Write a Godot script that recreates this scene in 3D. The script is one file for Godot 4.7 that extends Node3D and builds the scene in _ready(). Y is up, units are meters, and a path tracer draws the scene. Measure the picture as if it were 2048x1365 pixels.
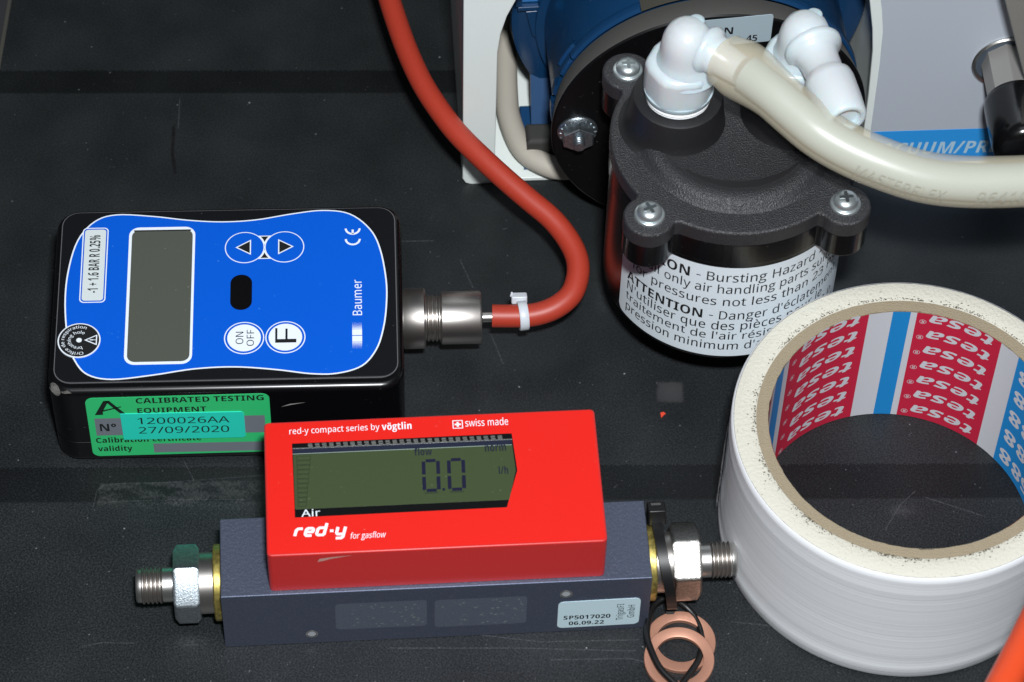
extends Node3D

const S := 0.001  # everything below is laid out in millimetres and stored in metres
const FRONT := Basis(Vector3(1, 0, 0), Vector3(0, 0, 1), Vector3(0, 1, 0))  # plan (x, z) stands up as (x, y) and is extruded towards +z
const ALONGX := Basis(Vector3(0, 0, -1), Vector3(1, 0, 0), Vector3(0, -1, 0))  # a lathe's axis lies along +x


# ---------------------------------------------------------------- mesh buffer
class MB:
	var v := PackedVector3Array()
	var n := PackedVector3Array()
	var t := PackedVector2Array()
	var ix := PackedInt32Array()

	func vert(p: Vector3, nn: Vector3, uv := Vector2.ZERO) -> int:
		v.append(p)
		n.append(nn)
		t.append(uv)
		return v.size() - 1

	func tri(a: int, b: int, c: int) -> void:
		var g := (v[b] - v[a]).cross(v[c] - v[a])
		if g.length_squared() < 1e-14:
			return
		if g.dot(n[a] + n[b] + n[c]) > 0.0:
			ix.append_array([a, c, b])
		else:
			ix.append_array([a, b, c])

	func quad(a: int, b: int, c: int, d: int) -> void:
		tri(a, b, c)
		tri(a, c, d)

	# turn a profile of (radius, height), listed from the bottom up round the outside, about +y
	func lathe(prof: PackedVector2Array, xf := Transform3D(), segs := 48, a0 := 0.0, a1 := TAU, sharp := 38.0) -> MB:
		var rows := []
		var seg_n := []
		for i in prof.size() - 1:
			var d := prof[i + 1] - prof[i]
			seg_n.append(Vector2(d.y, -d.x).normalized())
		var along := 0.0
		for i in prof.size():
			if i > 0:
				along += prof[i].distance_to(prof[i - 1])
			var before: Vector2 = seg_n[maxi(i - 1, 0)]
			var after: Vector2 = seg_n[mini(i, seg_n.size() - 1)]
			if before.dot(after) > cos(deg_to_rad(sharp)):
				var m := (before + after).normalized()
				rows.append([prof[i], m, along])
				rows.append([prof[i], m, along])
			else:
				rows.append([prof[i], before, along])
				rows.append([prof[i], after, along])
		var at := []
		for r in rows:
			var p: Vector2 = r[0]
			var q: Vector2 = r[1]
			at.append(v.size())
			for k in segs + 1:
				var a := lerpf(a0, a1, float(k) / segs)
				vert(xf * Vector3(p.x * cos(a), p.y, p.x * sin(a)), (xf.basis * Vector3(q.x * cos(a), q.y, q.x * sin(a))).normalized(), Vector2(float(k) / segs, r[2]))
		for i in prof.size() - 1:
			var lo: int = at[2 * i + 1]
			var hi: int = at[2 * i + 2]
			for k in segs:
				quad(lo + k, lo + k + 1, hi + k + 1, hi + k)
		return self

	# a plan polygon (x, z) raised from y0 to y1 with rounded edges at its top and bottom
	func prism(plan: PackedVector2Array, y0: float, y1: float, top := 0.0, bottom := 0.0, xf := Transform3D(), steps := 3) -> MB:
		var pts := PackedVector2Array()
		for q in plan:
			if pts.is_empty() or (q.distance_to(pts[-1]) > 0.04 and q.distance_to(pts[0]) > 0.04):
				pts.append(q)
		if Geometry2D.is_polygon_clockwise(pts):
			pts.reverse()
		var area := 0.0
		for i in pts.size():
			area += pts[i].cross(pts[(i + 1) % pts.size()])
		var flip := 1.0 if area > 0.0 else -1.0
		var en := []
		var count := pts.size()
		for i in count:
			var d := pts[(i + 1) % count] - pts[i]
			en.append(Vector2(d.y, -d.x).normalized() * flip)
		var entries := []  # [point, normal, miter]
		var first := []
		var last := []
		for i in count:
			var b: Vector2 = en[(i + count - 1) % count]
			var a: Vector2 = en[i]
			var m := (a + b).normalized()
			var mit := m / maxf(m.dot(a), 0.35)
			if a.dot(b) > 0.72:
				entries.append([pts[i], m, mit])
				first.append(entries.size() - 1)
				last.append(entries.size() - 1)
			else:
				entries.append([pts[i], b, mit])
				last.append(entries.size() - 1)
				entries.append([pts[i], a, mit])
				first.append(entries.size() - 1)
		var rings := []  # [inset, y, slope of the normal]
		if bottom > 0.0:
			for k in steps + 1:
				var a := PI / 2 * k / steps
				rings.append([bottom * (1.0 - sin(a)), y0 + bottom * (1.0 - cos(a)), -cos(a)])
		else:
			rings.append([0.0, y0, 0.0])
		if top > 0.0:
			for k in steps + 1:
				var a := PI / 2 * k / steps
				rings.append([top * (1.0 - cos(a)), y1 - top * (1.0 - sin(a)), sin(a)])
		else:
			rings.append([0.0, y1, 0.0])
		var at := []
		for r in rings:
			at.append(v.size())
			for e in entries:
				var p: Vector2 = e[0] - e[2] * r[0]
				var q: Vector2 = e[1] * sqrt(maxf(0.0, 1.0 - r[2] * r[2]))
				vert(xf * Vector3(p.x, r[1], p.y), (xf.basis * Vector3(q.x, r[2], q.y)).normalized(), p)
		for j in rings.size() - 1:
			for i in count:
				var a: int = first[i]
				var b: int = last[(i + 1) % count]
				quad(at[j] + a, at[j] + b, at[j + 1] + b, at[j + 1] + a)
		for cap in [[bottom, y0, -1.0], [top, y1, 1.0]]:
			var inset := PackedVector2Array()
			for i in count:
				inset.append(pts[i] - entries[first[i]][2] * cap[0])
			var tris := Geometry2D.triangulate_polygon(inset)
			var base := v.size()
			for p in inset:
				vert(xf * Vector3(p.x, cap[1], p.y), (xf.basis * Vector3(0, cap[2], 0)).normalized(), p)
			for k in range(0, tris.size(), 3):
				tri(base + tris[k], base + tris[k + 1], base + tris[k + 2])
		return self

	func box(lo: Vector3, hi: Vector3, bevel := 0.0, xf := Transform3D()) -> MB:
		return prism(PackedVector2Array([Vector2(lo.x, lo.z), Vector2(hi.x, lo.z), Vector2(hi.x, hi.z), Vector2(lo.x, hi.z)]), lo.y, hi.y, bevel, bevel, xf, 2)

	# a round bar swept along a path; radii may change on the way
	func tube(path: PackedVector3Array, radii, segs := 20, caps := true) -> MB:
		var count := path.size()
		var tan := []
		for i in count:
			tan.append((path[mini(i + 1, count - 1)] - path[maxi(i - 1, 0)]).normalized())
		var side: Vector3 = tan[0].cross(Vector3.UP)
		if side.length() < 0.1:
			side = tan[0].cross(Vector3.RIGHT)
		side = side.normalized()
		var at := []
		var along := 0.0
		for i in count:
			if i > 0:
				along += path[i].distance_to(path[i - 1])
			side = (side - tan[i] * side.dot(tan[i])).normalized()
			var up: Vector3 = side.cross(tan[i])
			var r: float = radii[i] if radii is Array or radii is PackedFloat32Array else radii
			at.append(v.size())
			for k in segs + 1:
				var a := TAU * k / segs
				var q: Vector3 = side * cos(a) + up * sin(a)
				vert(path[i] + q * r, q, Vector2(float(k) / segs, along))
		for i in count - 1:
			for k in segs:
				quad(at[i] + k, at[i] + k + 1, at[i + 1] + k + 1, at[i + 1] + k)
		if caps:
			for e in [[0, -1.0], [count - 1, 1.0]]:
				var nn: Vector3 = tan[e[0]] * e[1]
				var c := vert(path[e[0]], nn)
				var ring := []
				for k in segs + 1:
					ring.append(vert(v[at[e[0]] + k], nn))
				for k in segs:
					tri(c, ring[k], ring[k + 1])
		return self

	# a sheet of nu by nv cells; f(a, b) gives [point, normal] for a, b in 0..1
	func sheet(f: Callable, nu: int, nv: int) -> MB:
		var base := v.size()
		for j in nv + 1:
			for i in nu + 1:
				var r: Array = f.call(float(i) / nu, float(j) / nv)
				vert(r[0], r[1], Vector2(float(i) / nu, float(j) / nv))
		for j in nv:
			for i in nu:
				var k := base + j * (nu + 1) + i
				quad(k, k + 1, k + nu + 2, k + nu + 1)
		return self

	# flat print: a plan polygon laid on a surface f(u, v) -> [point, normal]
	func decal(poly: PackedVector2Array, f: Callable) -> MB:
		var tris := Geometry2D.triangulate_polygon(poly)
		var base := v.size()
		for p in poly:
			var r: Array = f.call(p.x, p.y)
			vert(r[0], r[1], p)
		for k in range(0, tris.size(), 3):
			tri(base + tris[k], base + tris[k + 1], base + tris[k + 2])
		return self

	func mesh() -> ArrayMesh:
		var arr := []
		arr.resize(Mesh.ARRAY_MAX)
		var scaled := PackedVector3Array()
		scaled.resize(v.size())
		for i in v.size():
			scaled[i] = v[i] * 0.001
		arr[Mesh.ARRAY_VERTEX] = scaled
		arr[Mesh.ARRAY_NORMAL] = n
		arr[Mesh.ARRAY_TEX_UV] = t
		arr[Mesh.ARRAY_INDEX] = ix
		var m := ArrayMesh.new()
		m.add_surface_from_arrays(Mesh.PRIMITIVE_TRIANGLES, arr)
		return m


# ---------------------------------------------------------------- helpers
var taken := {}
var tints := {}
var regular: SystemFont
var bold: SystemFont
var serif: SystemFont
var grain: NoiseTexture2D
var blotch: NoiseTexture2D
var leather: NoiseTexture2D
var stain: NoiseTexture2D
var weave: ImageTexture
var threads: ImageTexture
var speckle: ImageTexture
var M := {}


func numbered(called: String, parent: Node) -> String:
	var key := str(parent.get_instance_id()) + called
	taken[key] = taken.get(key, 0) + 1
	return called if taken[key] == 1 else "%s_%03d" % [called, taken[key] - 1]


func thing(called: String, label: String, category: String, at := Vector3.ZERO, yaw := 0.0, group := "") -> Node3D:
	var o := Node3D.new()
	o.name = numbered(called, self)
	add_child(o, true)
	o.position = at * S
	o.rotation.y = deg_to_rad(yaw)
	o.set_meta("label", label)
	o.set_meta("category", category)
	if group:
		o.set_meta("group", group)
	return o


func part(called: String, b: MB, m: Material, parent: Node, label := "") -> MeshInstance3D:
	var o := MeshInstance3D.new()
	o.name = numbered(called, parent)
	o.mesh = b.mesh()
	o.material_override = m
	parent.add_child(o, true)
	if label:
		o.set_meta("label", label)
	return o


func mat(c: Color, rough := 0.5, metal := 0.0, spec := 0.5) -> StandardMaterial3D:
	var m := StandardMaterial3D.new()
	m.albedo_color = c
	m.roughness = rough
	m.metallic = metal
	m.metallic_specular = spec
	return m


func rgb(r: float, g: float, b: float) -> Color:
	return Color(r / 255.0, g / 255.0, b / 255.0)


func bumpy(m: StandardMaterial3D, tex: Texture2D, tile_mm: float, depth_mm: float) -> StandardMaterial3D:
	m.uv1_triplanar = true
	m.uv1_scale = Vector3.ONE * (1000.0 / tile_mm)
	m.heightmap_enabled = true
	m.heightmap_texture = tex
	m.heightmap_scale = depth_mm * 0.1
	return m


func mottled(m: StandardMaterial3D, tex: Texture2D, tile_mm: float) -> StandardMaterial3D:
	m.uv1_triplanar = true
	m.uv1_scale = Vector3.ONE * (1000.0 / tile_mm)
	m.albedo_texture = tex
	return m


func worn(m: StandardMaterial3D, tex: Texture2D, tile_mm: float) -> StandardMaterial3D:
	m.uv1_triplanar = true
	m.uv1_scale = Vector3.ONE * (1000.0 / tile_mm)
	m.roughness_texture = tex
	m.roughness_texture_channel = BaseMaterial3D.TEXTURE_CHANNEL_RED
	return m


# a dark plastic with grains of dust on it
func dusty(r: float, g: float, b: float, rough: float, tile_mm: float, sd: int, amount := 260) -> StandardMaterial3D:
	var rng := RandomNumberGenerator.new()
	rng.seed = sd
	var im := Image.create_empty(512, 512, false, Image.FORMAT_RGB8)
	im.fill(rgb(r, g, b))
	for k in amount:
		var lift := rng.randf_range(0.08, 0.5) * rng.randf_range(0.3, 1.0)
		var x := rng.randi_range(0, 508)
		var y := rng.randi_range(0, 508)
		var c := rgb(r, g, b).lerp(Color(0.85, 0.87, 0.88), lift)
		im.fill_rect(Rect2i(x, y, rng.randi_range(1, 3), rng.randi_range(1, 2)), c)
	var m := mat(Color.WHITE, rough, 0.0, 0.5)
	m.albedo_texture = ImageTexture.create_from_image(im)
	m.uv1_triplanar = true
	m.uv1_scale = Vector3.ONE * (1000.0 / tile_mm)
	return m


func noise(kind: int, freq: float, sd: int, lo: float, hi: float, size := 512) -> NoiseTexture2D:
	var f := FastNoiseLite.new()
	f.noise_type = kind
	f.frequency = freq
	f.seed = sd
	f.fractal_octaves = 4
	var t := NoiseTexture2D.new()
	t.width = size
	t.height = size
	t.seamless = true
	t.noise = f
	var g := Gradient.new()
	g.set_color(0, Color(lo, lo, lo))
	g.set_color(1, Color(hi, hi, hi))
	t.color_ramp = g
	return t


func rrect(x0: float, y0: float, x1: float, y1: float, r: float, k := 6) -> PackedVector2Array:
	var o := PackedVector2Array()
	for c in [[x1 - r, y1 - r, 0], [x0 + r, y1 - r, 1], [x0 + r, y0 + r, 2], [x1 - r, y0 + r, 3]]:
		for i in k + 1:
			var a: float = PI / 2 * (c[2] + float(i) / k)
			o.append(Vector2(c[0] + r * cos(a), c[1] + r * sin(a)))
	return o


func disc(cx: float, cy: float, r: float, k := 40, r2 := -1.0) -> PackedVector2Array:
	var o := PackedVector2Array()
	for i in k:
		o.append(Vector2(cx + r * cos(TAU * i / k), cy + (r if r2 < 0 else r2) * sin(TAU * i / k)))
	return o


# pts on a smooth closed or open curve
func spline(p: PackedVector2Array, per := 6) -> PackedVector2Array:
	var o := PackedVector2Array()
	var c := p.size()
	for i in c:
		for k in per:
			o.append(p[i].cubic_interpolate(p[(i + 1) % c], p[(i + c - 1) % c], p[(i + 2) % c], float(k) / per))
	return o


func path3(p: Array, per := 8) -> PackedVector3Array:
	var o := PackedVector3Array()
	var c := p.size()
	for i in c - 1:
		for k in per:
			o.append(p[i].cubic_interpolate(p[i + 1], p[maxi(i - 1, 0)], p[mini(i + 2, c - 1)], float(k) / per))
	o.append(p[c - 1])
	return o


func grow(p: PackedVector2Array, d: float) -> PackedVector2Array:
	var r := Geometry2D.offset_polygon(p, d, Geometry2D.JOIN_ROUND)
	return r[0] if r.size() else p


func union(polys: Array) -> PackedVector2Array:
	var acc: PackedVector2Array = polys[0]
	for i in range(1, polys.size()):
		var r := Geometry2D.merge_polygons(acc, polys[i])
		for q in r:
			if not Geometry2D.is_polygon_clockwise(q):
				acc = q
				break
	return acc


# surfaces for print: plan (u to the right, w up the page)
func on_top(y: float) -> Callable:
	return func(u: float, w: float) -> Array: return [Vector3(u, y, -w), Vector3.UP]


func on_front(z: float) -> Callable:
	return func(u: float, w: float) -> Array: return [Vector3(u, w, z), Vector3.BACK]


# lettering fitted into the rectangle (u0, w0)-(u1, w1) of a surface; turn counts quarter turns to the left
func ink(b: MB, words: String, font: Font, u0: float, w0: float, u1: float, w1: float, f: Callable, turn := 0, shear := 0.0, slope := 0.0) -> MB:
	var tm := TextMesh.new()
	tm.font = font
	tm.font_size = 64
	tm.pixel_size = 1.0
	tm.depth = 0.0
	tm.curve_step = 2.5
	tm.text = words
	var arr := tm.get_mesh_arrays()
	var p: PackedVector3Array = arr[Mesh.ARRAY_VERTEX]
	var idx: PackedInt32Array = arr[Mesh.ARRAY_INDEX]
	var q := PackedVector2Array()
	var lo := Vector2(1e9, 1e9)
	var hi := -lo
	for a in p:
		var c := Vector2(a.x + shear * a.y, a.y)
		if turn == 1:
			c = Vector2(-c.y, c.x)
		elif turn == 2:
			c = -c
		elif turn == 3:
			c = Vector2(c.y, -c.x)
		q.append(c)
		lo = lo.min(c)
		hi = hi.max(c)
	var base := b.v.size()
	for c in q:
		var k := (c - lo) / (hi - lo)
		var u := lerpf(u0, u1, k.x)
		var r: Array = f.call(u, lerpf(w0, w1, k.y) + slope * (u - u0))
		b.vert(r[0], r[1])
	for i in range(0, idx.size(), 3):
		b.tri(base + idx[i], base + idx[i + 1], base + idx[i + 2])
	return b


func words(called: String, text: String, font: Font, u0: float, w0: float, u1: float, w1: float, f: Callable, m: Material, parent: Node, turn := 0, shear := 0.0, slope := 0.0) -> MeshInstance3D:
	return part(called, ink(MB.new(), text, font, u0, w0, u1, w1, f, turn, shear, slope), m, parent)


func rect_poly(u0: float, w0: float, u1: float, w1: float) -> PackedVector2Array:
	return PackedVector2Array([Vector2(u0, w0), Vector2(u1, w0), Vector2(u1, w1), Vector2(u0, w1)])


func arc_band(cx: float, cy: float, r0: float, r1: float, a0: float, a1: float, k := 16, sx := 1.0) -> PackedVector2Array:
	var o := PackedVector2Array()
	for i in k + 1:
		var a := deg_to_rad(lerpf(a0, a1, float(i) / k))
		o.append(Vector2(cx + sx * r1 * cos(a), cy + r1 * sin(a)))
	for i in k + 1:
		var a := deg_to_rad(lerpf(a1, a0, float(i) / k))
		o.append(Vector2(cx + sx * r0 * cos(a), cy + r0 * sin(a)))
	return o


# ---------------------------------------------------------------- scene
func _ready() -> void:
	var eye := Vector3(0, 714.4, 533.9) * S
	# camera
	var cam := Camera3D.new()
	cam.name = "camera"
	add_child(cam)
	var fwd := -eye.normalized()
	var up0 := Vector3.RIGHT.cross(fwd)
	var roll := 0.0351
	var right := Vector3.RIGHT * cos(roll) + up0 * sin(roll)
	var up := up0 * cos(roll) - Vector3.RIGHT * sin(roll)
	cam.transform = Transform3D(Basis(right, up, -fwd), eye)
	cam.fov = 12.574
	cam.near = 0.05
	cam.far = 20.0
	cam.current = true
	var lens := CameraAttributesPhysical.new()
	lens.frustum_focal_length = 108.92
	lens.frustum_near = 0.05
	lens.frustum_far = 20.0
	lens.frustum_focus_distance = 0.862
	lens.exposure_aperture = 28.0
	cam.attributes = lens
	# the dim room round the flash-lit bench
	var we := WorldEnvironment.new()
	we.name = "room_air"
	var env := Environment.new()
	env.background_mode = Environment.BG_COLOR
	env.background_color = rgb(46, 48, 52)
	env.tonemap_mode = Environment.TONE_MAPPER_LINEAR
	env.tonemap_exposure = 1.0
	env.sdfgi_enabled = true
	env.ssao_enabled = true
	env.ssil_enabled = true
	we.environment = env
	add_child(we)
	# the camera's flash, above and to the right of the lens
	var flash := AreaLight3D.new()
	flash.name = "flash"
	flash.area_size = Vector2(0.05, 0.03)
	flash.light_energy = 1.02
	flash.light_color = rgb(249, 252, 255)
	flash.shadow_enabled = true
	add_child(flash)
	flash.look_at_from_position(eye + up * 0.085 + right * 0.035, Vector3(0, 0.02, 0), Vector3.UP)
	# a ceiling lamp of the room, far weaker than the flash
	var lamp := AreaLight3D.new()
	lamp.name = "ceiling_lamp"
	lamp.area_size = Vector2(1.2, 0.3)
	lamp.light_energy = 0.2
	lamp.light_color = rgb(235, 243, 255)
	lamp.shadow_enabled = true
	add_child(lamp)
	lamp.look_at_from_position(Vector3(0.1, 1.7, 0.18), Vector3(0, 0, 0), Vector3.FORWARD)

	regular = SystemFont.new()
	regular.font_names = PackedStringArray(["Droid Sans"])
	bold = SystemFont.new()
	bold.font_names = PackedStringArray(["Droid Sans"])
	bold.font_weight = 700
	grain = noise(FastNoiseLite.TYPE_SIMPLEX_SMOOTH, 0.05, 11, 0.0, 1.0)
	blotch = noise(FastNoiseLite.TYPE_SIMPLEX_SMOOTH, 0.012, 5, 0.55, 1.0)
	stain = noise(FastNoiseLite.TYPE_SIMPLEX_SMOOTH, 0.02, 15, 0.74, 1.0)
	leather = noise(FastNoiseLite.TYPE_CELLULAR, 0.045, 7, 0.0, 1.0)
	make_textures()
	make_materials()
	table()
	pump()
	manometer()
	flow_meter()
	tape_roll()
	hoses()
	small_things()


func make_textures() -> void:
	# woven tape cloth: fine threads round the roll, finer ones across
	var im := Image.create_empty(64, 64, false, Image.FORMAT_L8)
	for y in 64:
		for x in 64:
			var h := 0.5 + 0.42 * sin(TAU * y / 16.0) + 0.08 * sin(TAU * x / 16.0 + PI * floorf(y / 16.0))
			im.set_pixel(x, y, Color(h, h, h))
	weave = ImageTexture.create_from_image(im)
	var rt := RandomNumberGenerator.new()
	rt.seed = 6
	var rows := Image.create_empty(8, 256, false, Image.FORMAT_RGB8)
	for y in 256:
		var g := rt.randf_range(0.9, 1.0)
		rows.fill_rect(Rect2i(0, y, 8, 1), Color(g, g, g))
	threads = ImageTexture.create_from_image(rows)
	# dirt caught on the gummy side of the tape
	var rng := RandomNumberGenerator.new()
	rng.seed = 21
	var sp := Image.create_empty(512, 512, false, Image.FORMAT_RGB8)
	sp.fill(Color(1, 1, 1))
	for k in 700:
		var g := rng.randf_range(0.5, 0.95)
		var x := rng.randi_range(0, 510)
		var y := rng.randi_range(0, 510)
		sp.fill_rect(Rect2i(x, y, rng.randi_range(1, 4), rng.randi_range(1, 2)), Color(g, g * 0.98, g * 0.94))
	speckle = ImageTexture.create_from_image(sp)


func make_materials() -> void:
	M.black_gloss = dusty(9, 9, 11, 0.26, 70.0, 3, 150)
	M.black_satin = dusty(17, 18, 21, 0.5, 70.0, 4, 120)
	M.black_satin.metallic_specular = 0.3
	M.black_ink = mat(rgb(14, 15, 18), 0.6)
	M.white_ink = mat(rgb(226, 234, 242), 0.5)
	M.blue_foil = dusty(4, 86, 200, 0.48, 90.0, 51, 90)
	M.blue_foil.metallic_specular = 0.3
	M.white_plastic = mat(rgb(200, 205, 208), 0.3)
	M.white_plastic.subsurf_scatter_enabled = true
	M.white_plastic.subsurf_scatter_strength = 0.35
	M.steel = bumpy(mat(rgb(182, 177, 172), 0.36, 0.98), grain, 16.0, 0.005)
	M.bright_steel = bumpy(mat(rgb(198, 197, 193), 0.34, 0.97), grain, 10.0, 0.012)
	M.zinc = mottled(bumpy(mat(rgb(182, 192, 198), 0.36, 0.95), grain, 12.0, 0.05), stain, 12.0)
	M.nickel = mottled(bumpy(mat(rgb(178, 175, 170), 0.33, 1.0), grain, 12.0, 0.05), stain, 12.0)
	M.brass = mottled(mat(rgb(220, 200, 112), 0.42, 0.8), blotch, 12.0)
	M.gap = mat(rgb(4, 4, 5), 0.7)


# ---------------------------------------------------------------- the bench
func table() -> void:
	# 420 mm square patch of bench that the camera sees, with its scuffs, dust and two worn bands
	var size := 2048
	var x0 := -165.0
	var z0 := -210.0
	var k := size / 420.0
	var f1 := FastNoiseLite.new()
	f1.seed = 3
	f1.frequency = 0.006
	f1.fractal_octaves = 4
	var f2 := FastNoiseLite.new()
	f2.seed = 9
	f2.frequency = 0.31
	f2.fractal_octaves = 2
	var d1 := f1.get_image(size, size).get_data()
	var d2 := f2.get_image(size, size).get_data()
	var px := PackedByteArray()
	px.resize(size * size * 3)
	for y in size:
		var z := z0 + y / k
		var front := clampf((z + 60.0) / 140.0, 0.25, 1.0)
		for x in size:
			var i := y * size + x
			var xm := x0 + x / k
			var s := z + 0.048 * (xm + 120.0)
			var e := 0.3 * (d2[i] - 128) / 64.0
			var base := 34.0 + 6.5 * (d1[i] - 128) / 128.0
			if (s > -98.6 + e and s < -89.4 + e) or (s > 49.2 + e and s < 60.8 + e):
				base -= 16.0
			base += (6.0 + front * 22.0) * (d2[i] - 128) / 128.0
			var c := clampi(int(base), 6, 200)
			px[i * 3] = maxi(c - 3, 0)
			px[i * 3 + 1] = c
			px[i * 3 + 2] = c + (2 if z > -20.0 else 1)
	var im := Image.create_from_data(size, size, false, Image.FORMAT_RGB8, px)
	var rng := RandomNumberGenerator.new()
	rng.seed = 77
	var spot := func(xm: float, zm: float, r: float, g: float, a: float) -> void:
		var cx := (xm - x0) * k
		var cy := (zm - z0) * k
		var rr := r * k
		for yy in range(int(cy - rr) - 1, int(cy + rr) + 2):
			for xx in range(int(cx - rr) - 1, int(cx + rr) + 2):
				if xx < 0 or yy < 0 or xx >= size or yy >= size:
					continue
				var w := clampf(rr + 0.5 - Vector2(xx - cx, yy - cy).length(), 0.0, 1.0) * a
				im.set_pixel(xx, yy, im.get_pixel(xx, yy).lerp(Color(g, g, g * 1.02), w))
	var line := func(p: Array, r: float, g: float, a: float) -> void:
		for i in p.size() - 1:
			var from: Vector2 = p[i]
			var to: Vector2 = p[i + 1]
			var steps := int(from.distance_to(to) * k / 1.2) + 1
			for j in steps:
				var q := from.lerp(to, float(j) / steps)
				spot.call(q.x + rng.randf_range(-0.05, 0.05), q.y + rng.randf_range(-0.05, 0.05), r, g, a * rng.randf_range(0.25, 1.0))
	# dust grains and fibres
	for j in 4600:
		var zz := rng.randf_range(-150, 130)
		if rng.randf() > 0.22 + 0.78 * clampf((zz + 20.0) / 110.0, 0.0, 1.0):
			continue
		spot.call(rng.randf_range(-164, 200), zz, absf(rng.randfn(0.08, 0.05)) + 0.03, rng.randf_range(0.25, 0.7), pow(rng.randf(), 1.2))
	for j in 3800:
		spot.call(rng.randfn(18, 17), rng.randfn(104, 4.5), rng.randf_range(0.1, 0.35), rng.randf_range(0.16, 0.3), 0.16)
	for j in 80:
		spot.call(rng.randf_range(-164, 160), rng.randf_range(-140, 125), rng.randf_range(0.18, 0.3), rng.randf_range(0.4, 0.8), rng.randf_range(0.4, 0.9))
	for j in 90:
		var q := Vector2(rng.randf_range(-150, 150), rng.randf_range(-60, 122))
		var dir := Vector2.from_angle(rng.randf_range(0, TAU)) * rng.randf_range(0.3, 1.3)
		line.call([q, q + dir, q + dir * 1.5 + dir.orthogonal() * 0.3], 0.07, rng.randf_range(0.45, 0.8), rng.randf_range(0.3, 0.9))
	# long scratches
	for p in [
		[Vector2(-16, -28.8), Vector2(-11.9, -18.7)], [Vector2(-6.2, -2.2), Vector2(-2.3, 8.5)], [Vector2(-90.3, 46), Vector2(-86.8, 52.8)],
		[Vector2(-112.1, 106.9), Vector2(-106.8, 105.4), Vector2(-98.1, 105.3)], [Vector2(-5.8, 98.9), Vector2(10.4, 100.4), Vector2(37.2, 98.7)],
		[Vector2(13.2, 105.9), Vector2(34.6, 104.6), Vector2(43.9, 107)], [Vector2(-30, 104), Vector2(5, 102.6), Vector2(36, 102.2)], [Vector2(62, 92), Vector2(80, 93.5)],
		[Vector2(104.8, 60.5), Vector2(109.4, 52), Vector2(114, 47)], [Vector2(116, 49), Vector2(133, 55)], [Vector2(-104, -88), Vector2(-103.4, -76)], [Vector2(-40, -35), Vector2(-24, -36)],
	]:
		line.call(p, 0.13, 0.42, 0.7)
	for j in 60:
		var q := Vector2(rng.randf_range(-150, 140), rng.randf_range(-120, 120))
		var dir := Vector2(rng.randf_range(-1, 1), rng.randf_range(-0.25, 0.25)) * rng.randf_range(4, 18)
		line.call([q, q + dir * 0.5 + Vector2(0, rng.randf_range(-0.6, 0.6)), q + dir], 0.08, 0.3, 0.5)
	# what old stickers left behind: a pale square, scuffs, and the crazed edge of a big label
	for j in 5000:
		var q := Vector2(rng.randf_range(42.0, 48.8) + rng.randfn(0, 0.35), rng.randf_range(12.8, 19.4) + rng.randfn(0, 0.35))
		var w := 1.0 - 0.45 * q.distance_to(Vector2(46, 15.4)) / 5.0
		spot.call(q.x, q.y, 0.34, 0.28, 0.085 * w)
	for j in 900:
		spot.call(rng.randfn(-84, 2.6), rng.randfn(104.4, 1.5), 0.12, 0.3, 0.25)
	for j in 800:
		spot.call(rng.randfn(25.5, 1.6), rng.randf_range(-23, -12), 0.14, 0.26, 0.2)
	for j in 700:
		spot.call(109.5 + rng.randfn(0, 2.2), 54.0 + rng.randfn(0, 1.2), 0.12, 0.32, 0.22)
	for j in 9000:
		var a := rng.randf()
		var b := rng.randf()
		var q := Vector2(lerpf(-113, -60, a), lerpf(54.3 - 3.6 * a, 63.0 - 4.4 * a + 1.5 * f1.get_noise_1d(a * 900.0), b))
		if f1.get_noise_2d(q.x * 12.0, q.y * 40.0) + 0.55 - 0.5 * b > rng.randf() * 0.8:
			spot.call(q.x, q.y, 0.26, rng.randf_range(0.17, 0.27), 0.3)
	for j in 420:
		spot.call(rng.randf_range(-103, -72), 59.8 + rng.randfn(0, 1.0), 0.1, rng.randf_range(0.3, 0.5), 0.4)
	line.call([Vector2(-114, 62), Vector2(-113.6, 56.5), Vector2(-112, 54.8), Vector2(-106.6, 53.9), Vector2(-96, 53.3), Vector2(-67.9, 49.6)], 0.13, 0.42, 0.6)
	line.call([Vector2(-110, 60.2), Vector2(-100, 59.4), Vector2(-86, 58.4), Vector2(-72.2, 57.9)], 0.12, 0.42, 0.55)
	line.call([Vector2(-104.8, -77), Vector2(-104.2, -66), Vector2(-102.6, -58)], 0.5, 0.05, 0.35)
	var tex := ImageTexture.create_from_image(im)
	var m := mat(Color.WHITE, 0.5, 0.0, 0.4)
	m.albedo_texture = tex
	m.heightmap_enabled = false
	var slab := MB.new()
	var xa := -160.0
	var xb := 255.0
	var za := -210.0
	var zb := 210.0
	# the lit patch, then plain bench beyond it
	var a := slab.vert(Vector3(xa, 0, za), Vector3.UP, Vector2((xa - x0) / 420.0, 0))
	var b := slab.vert(Vector3(xb, 0, za), Vector3.UP, Vector2((xb - x0) / 420.0, 0))
	var c := slab.vert(Vector3(xb, 0, zb), Vector3.UP, Vector2((xb - x0) / 420.0, 1))
	var d := slab.vert(Vector3(xa, 0, zb), Vector3.UP, Vector2((xa - x0) / 420.0, 1))
	slab.quad(a, b, c, d)
	var top := part("bench_top", slab, m, self)
	top.rotation.y = deg_to_rad(0.0)
	top.set_meta("kind", "structure")
	top.set_meta("label", "scuffed matt black bench top with two darker worn bands and dust")
	top.set_meta("category", "bench top")
	var dark := bumpy(mat(rgb(31, 33, 35), 0.5, 0.0, 0.4), grain, 12.0, 0.01)
	var edge := MB.new()
	edge.box(Vector3(-161.6, -20, -500), Vector3(-160, -0.4, 400), 0.5)
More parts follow.
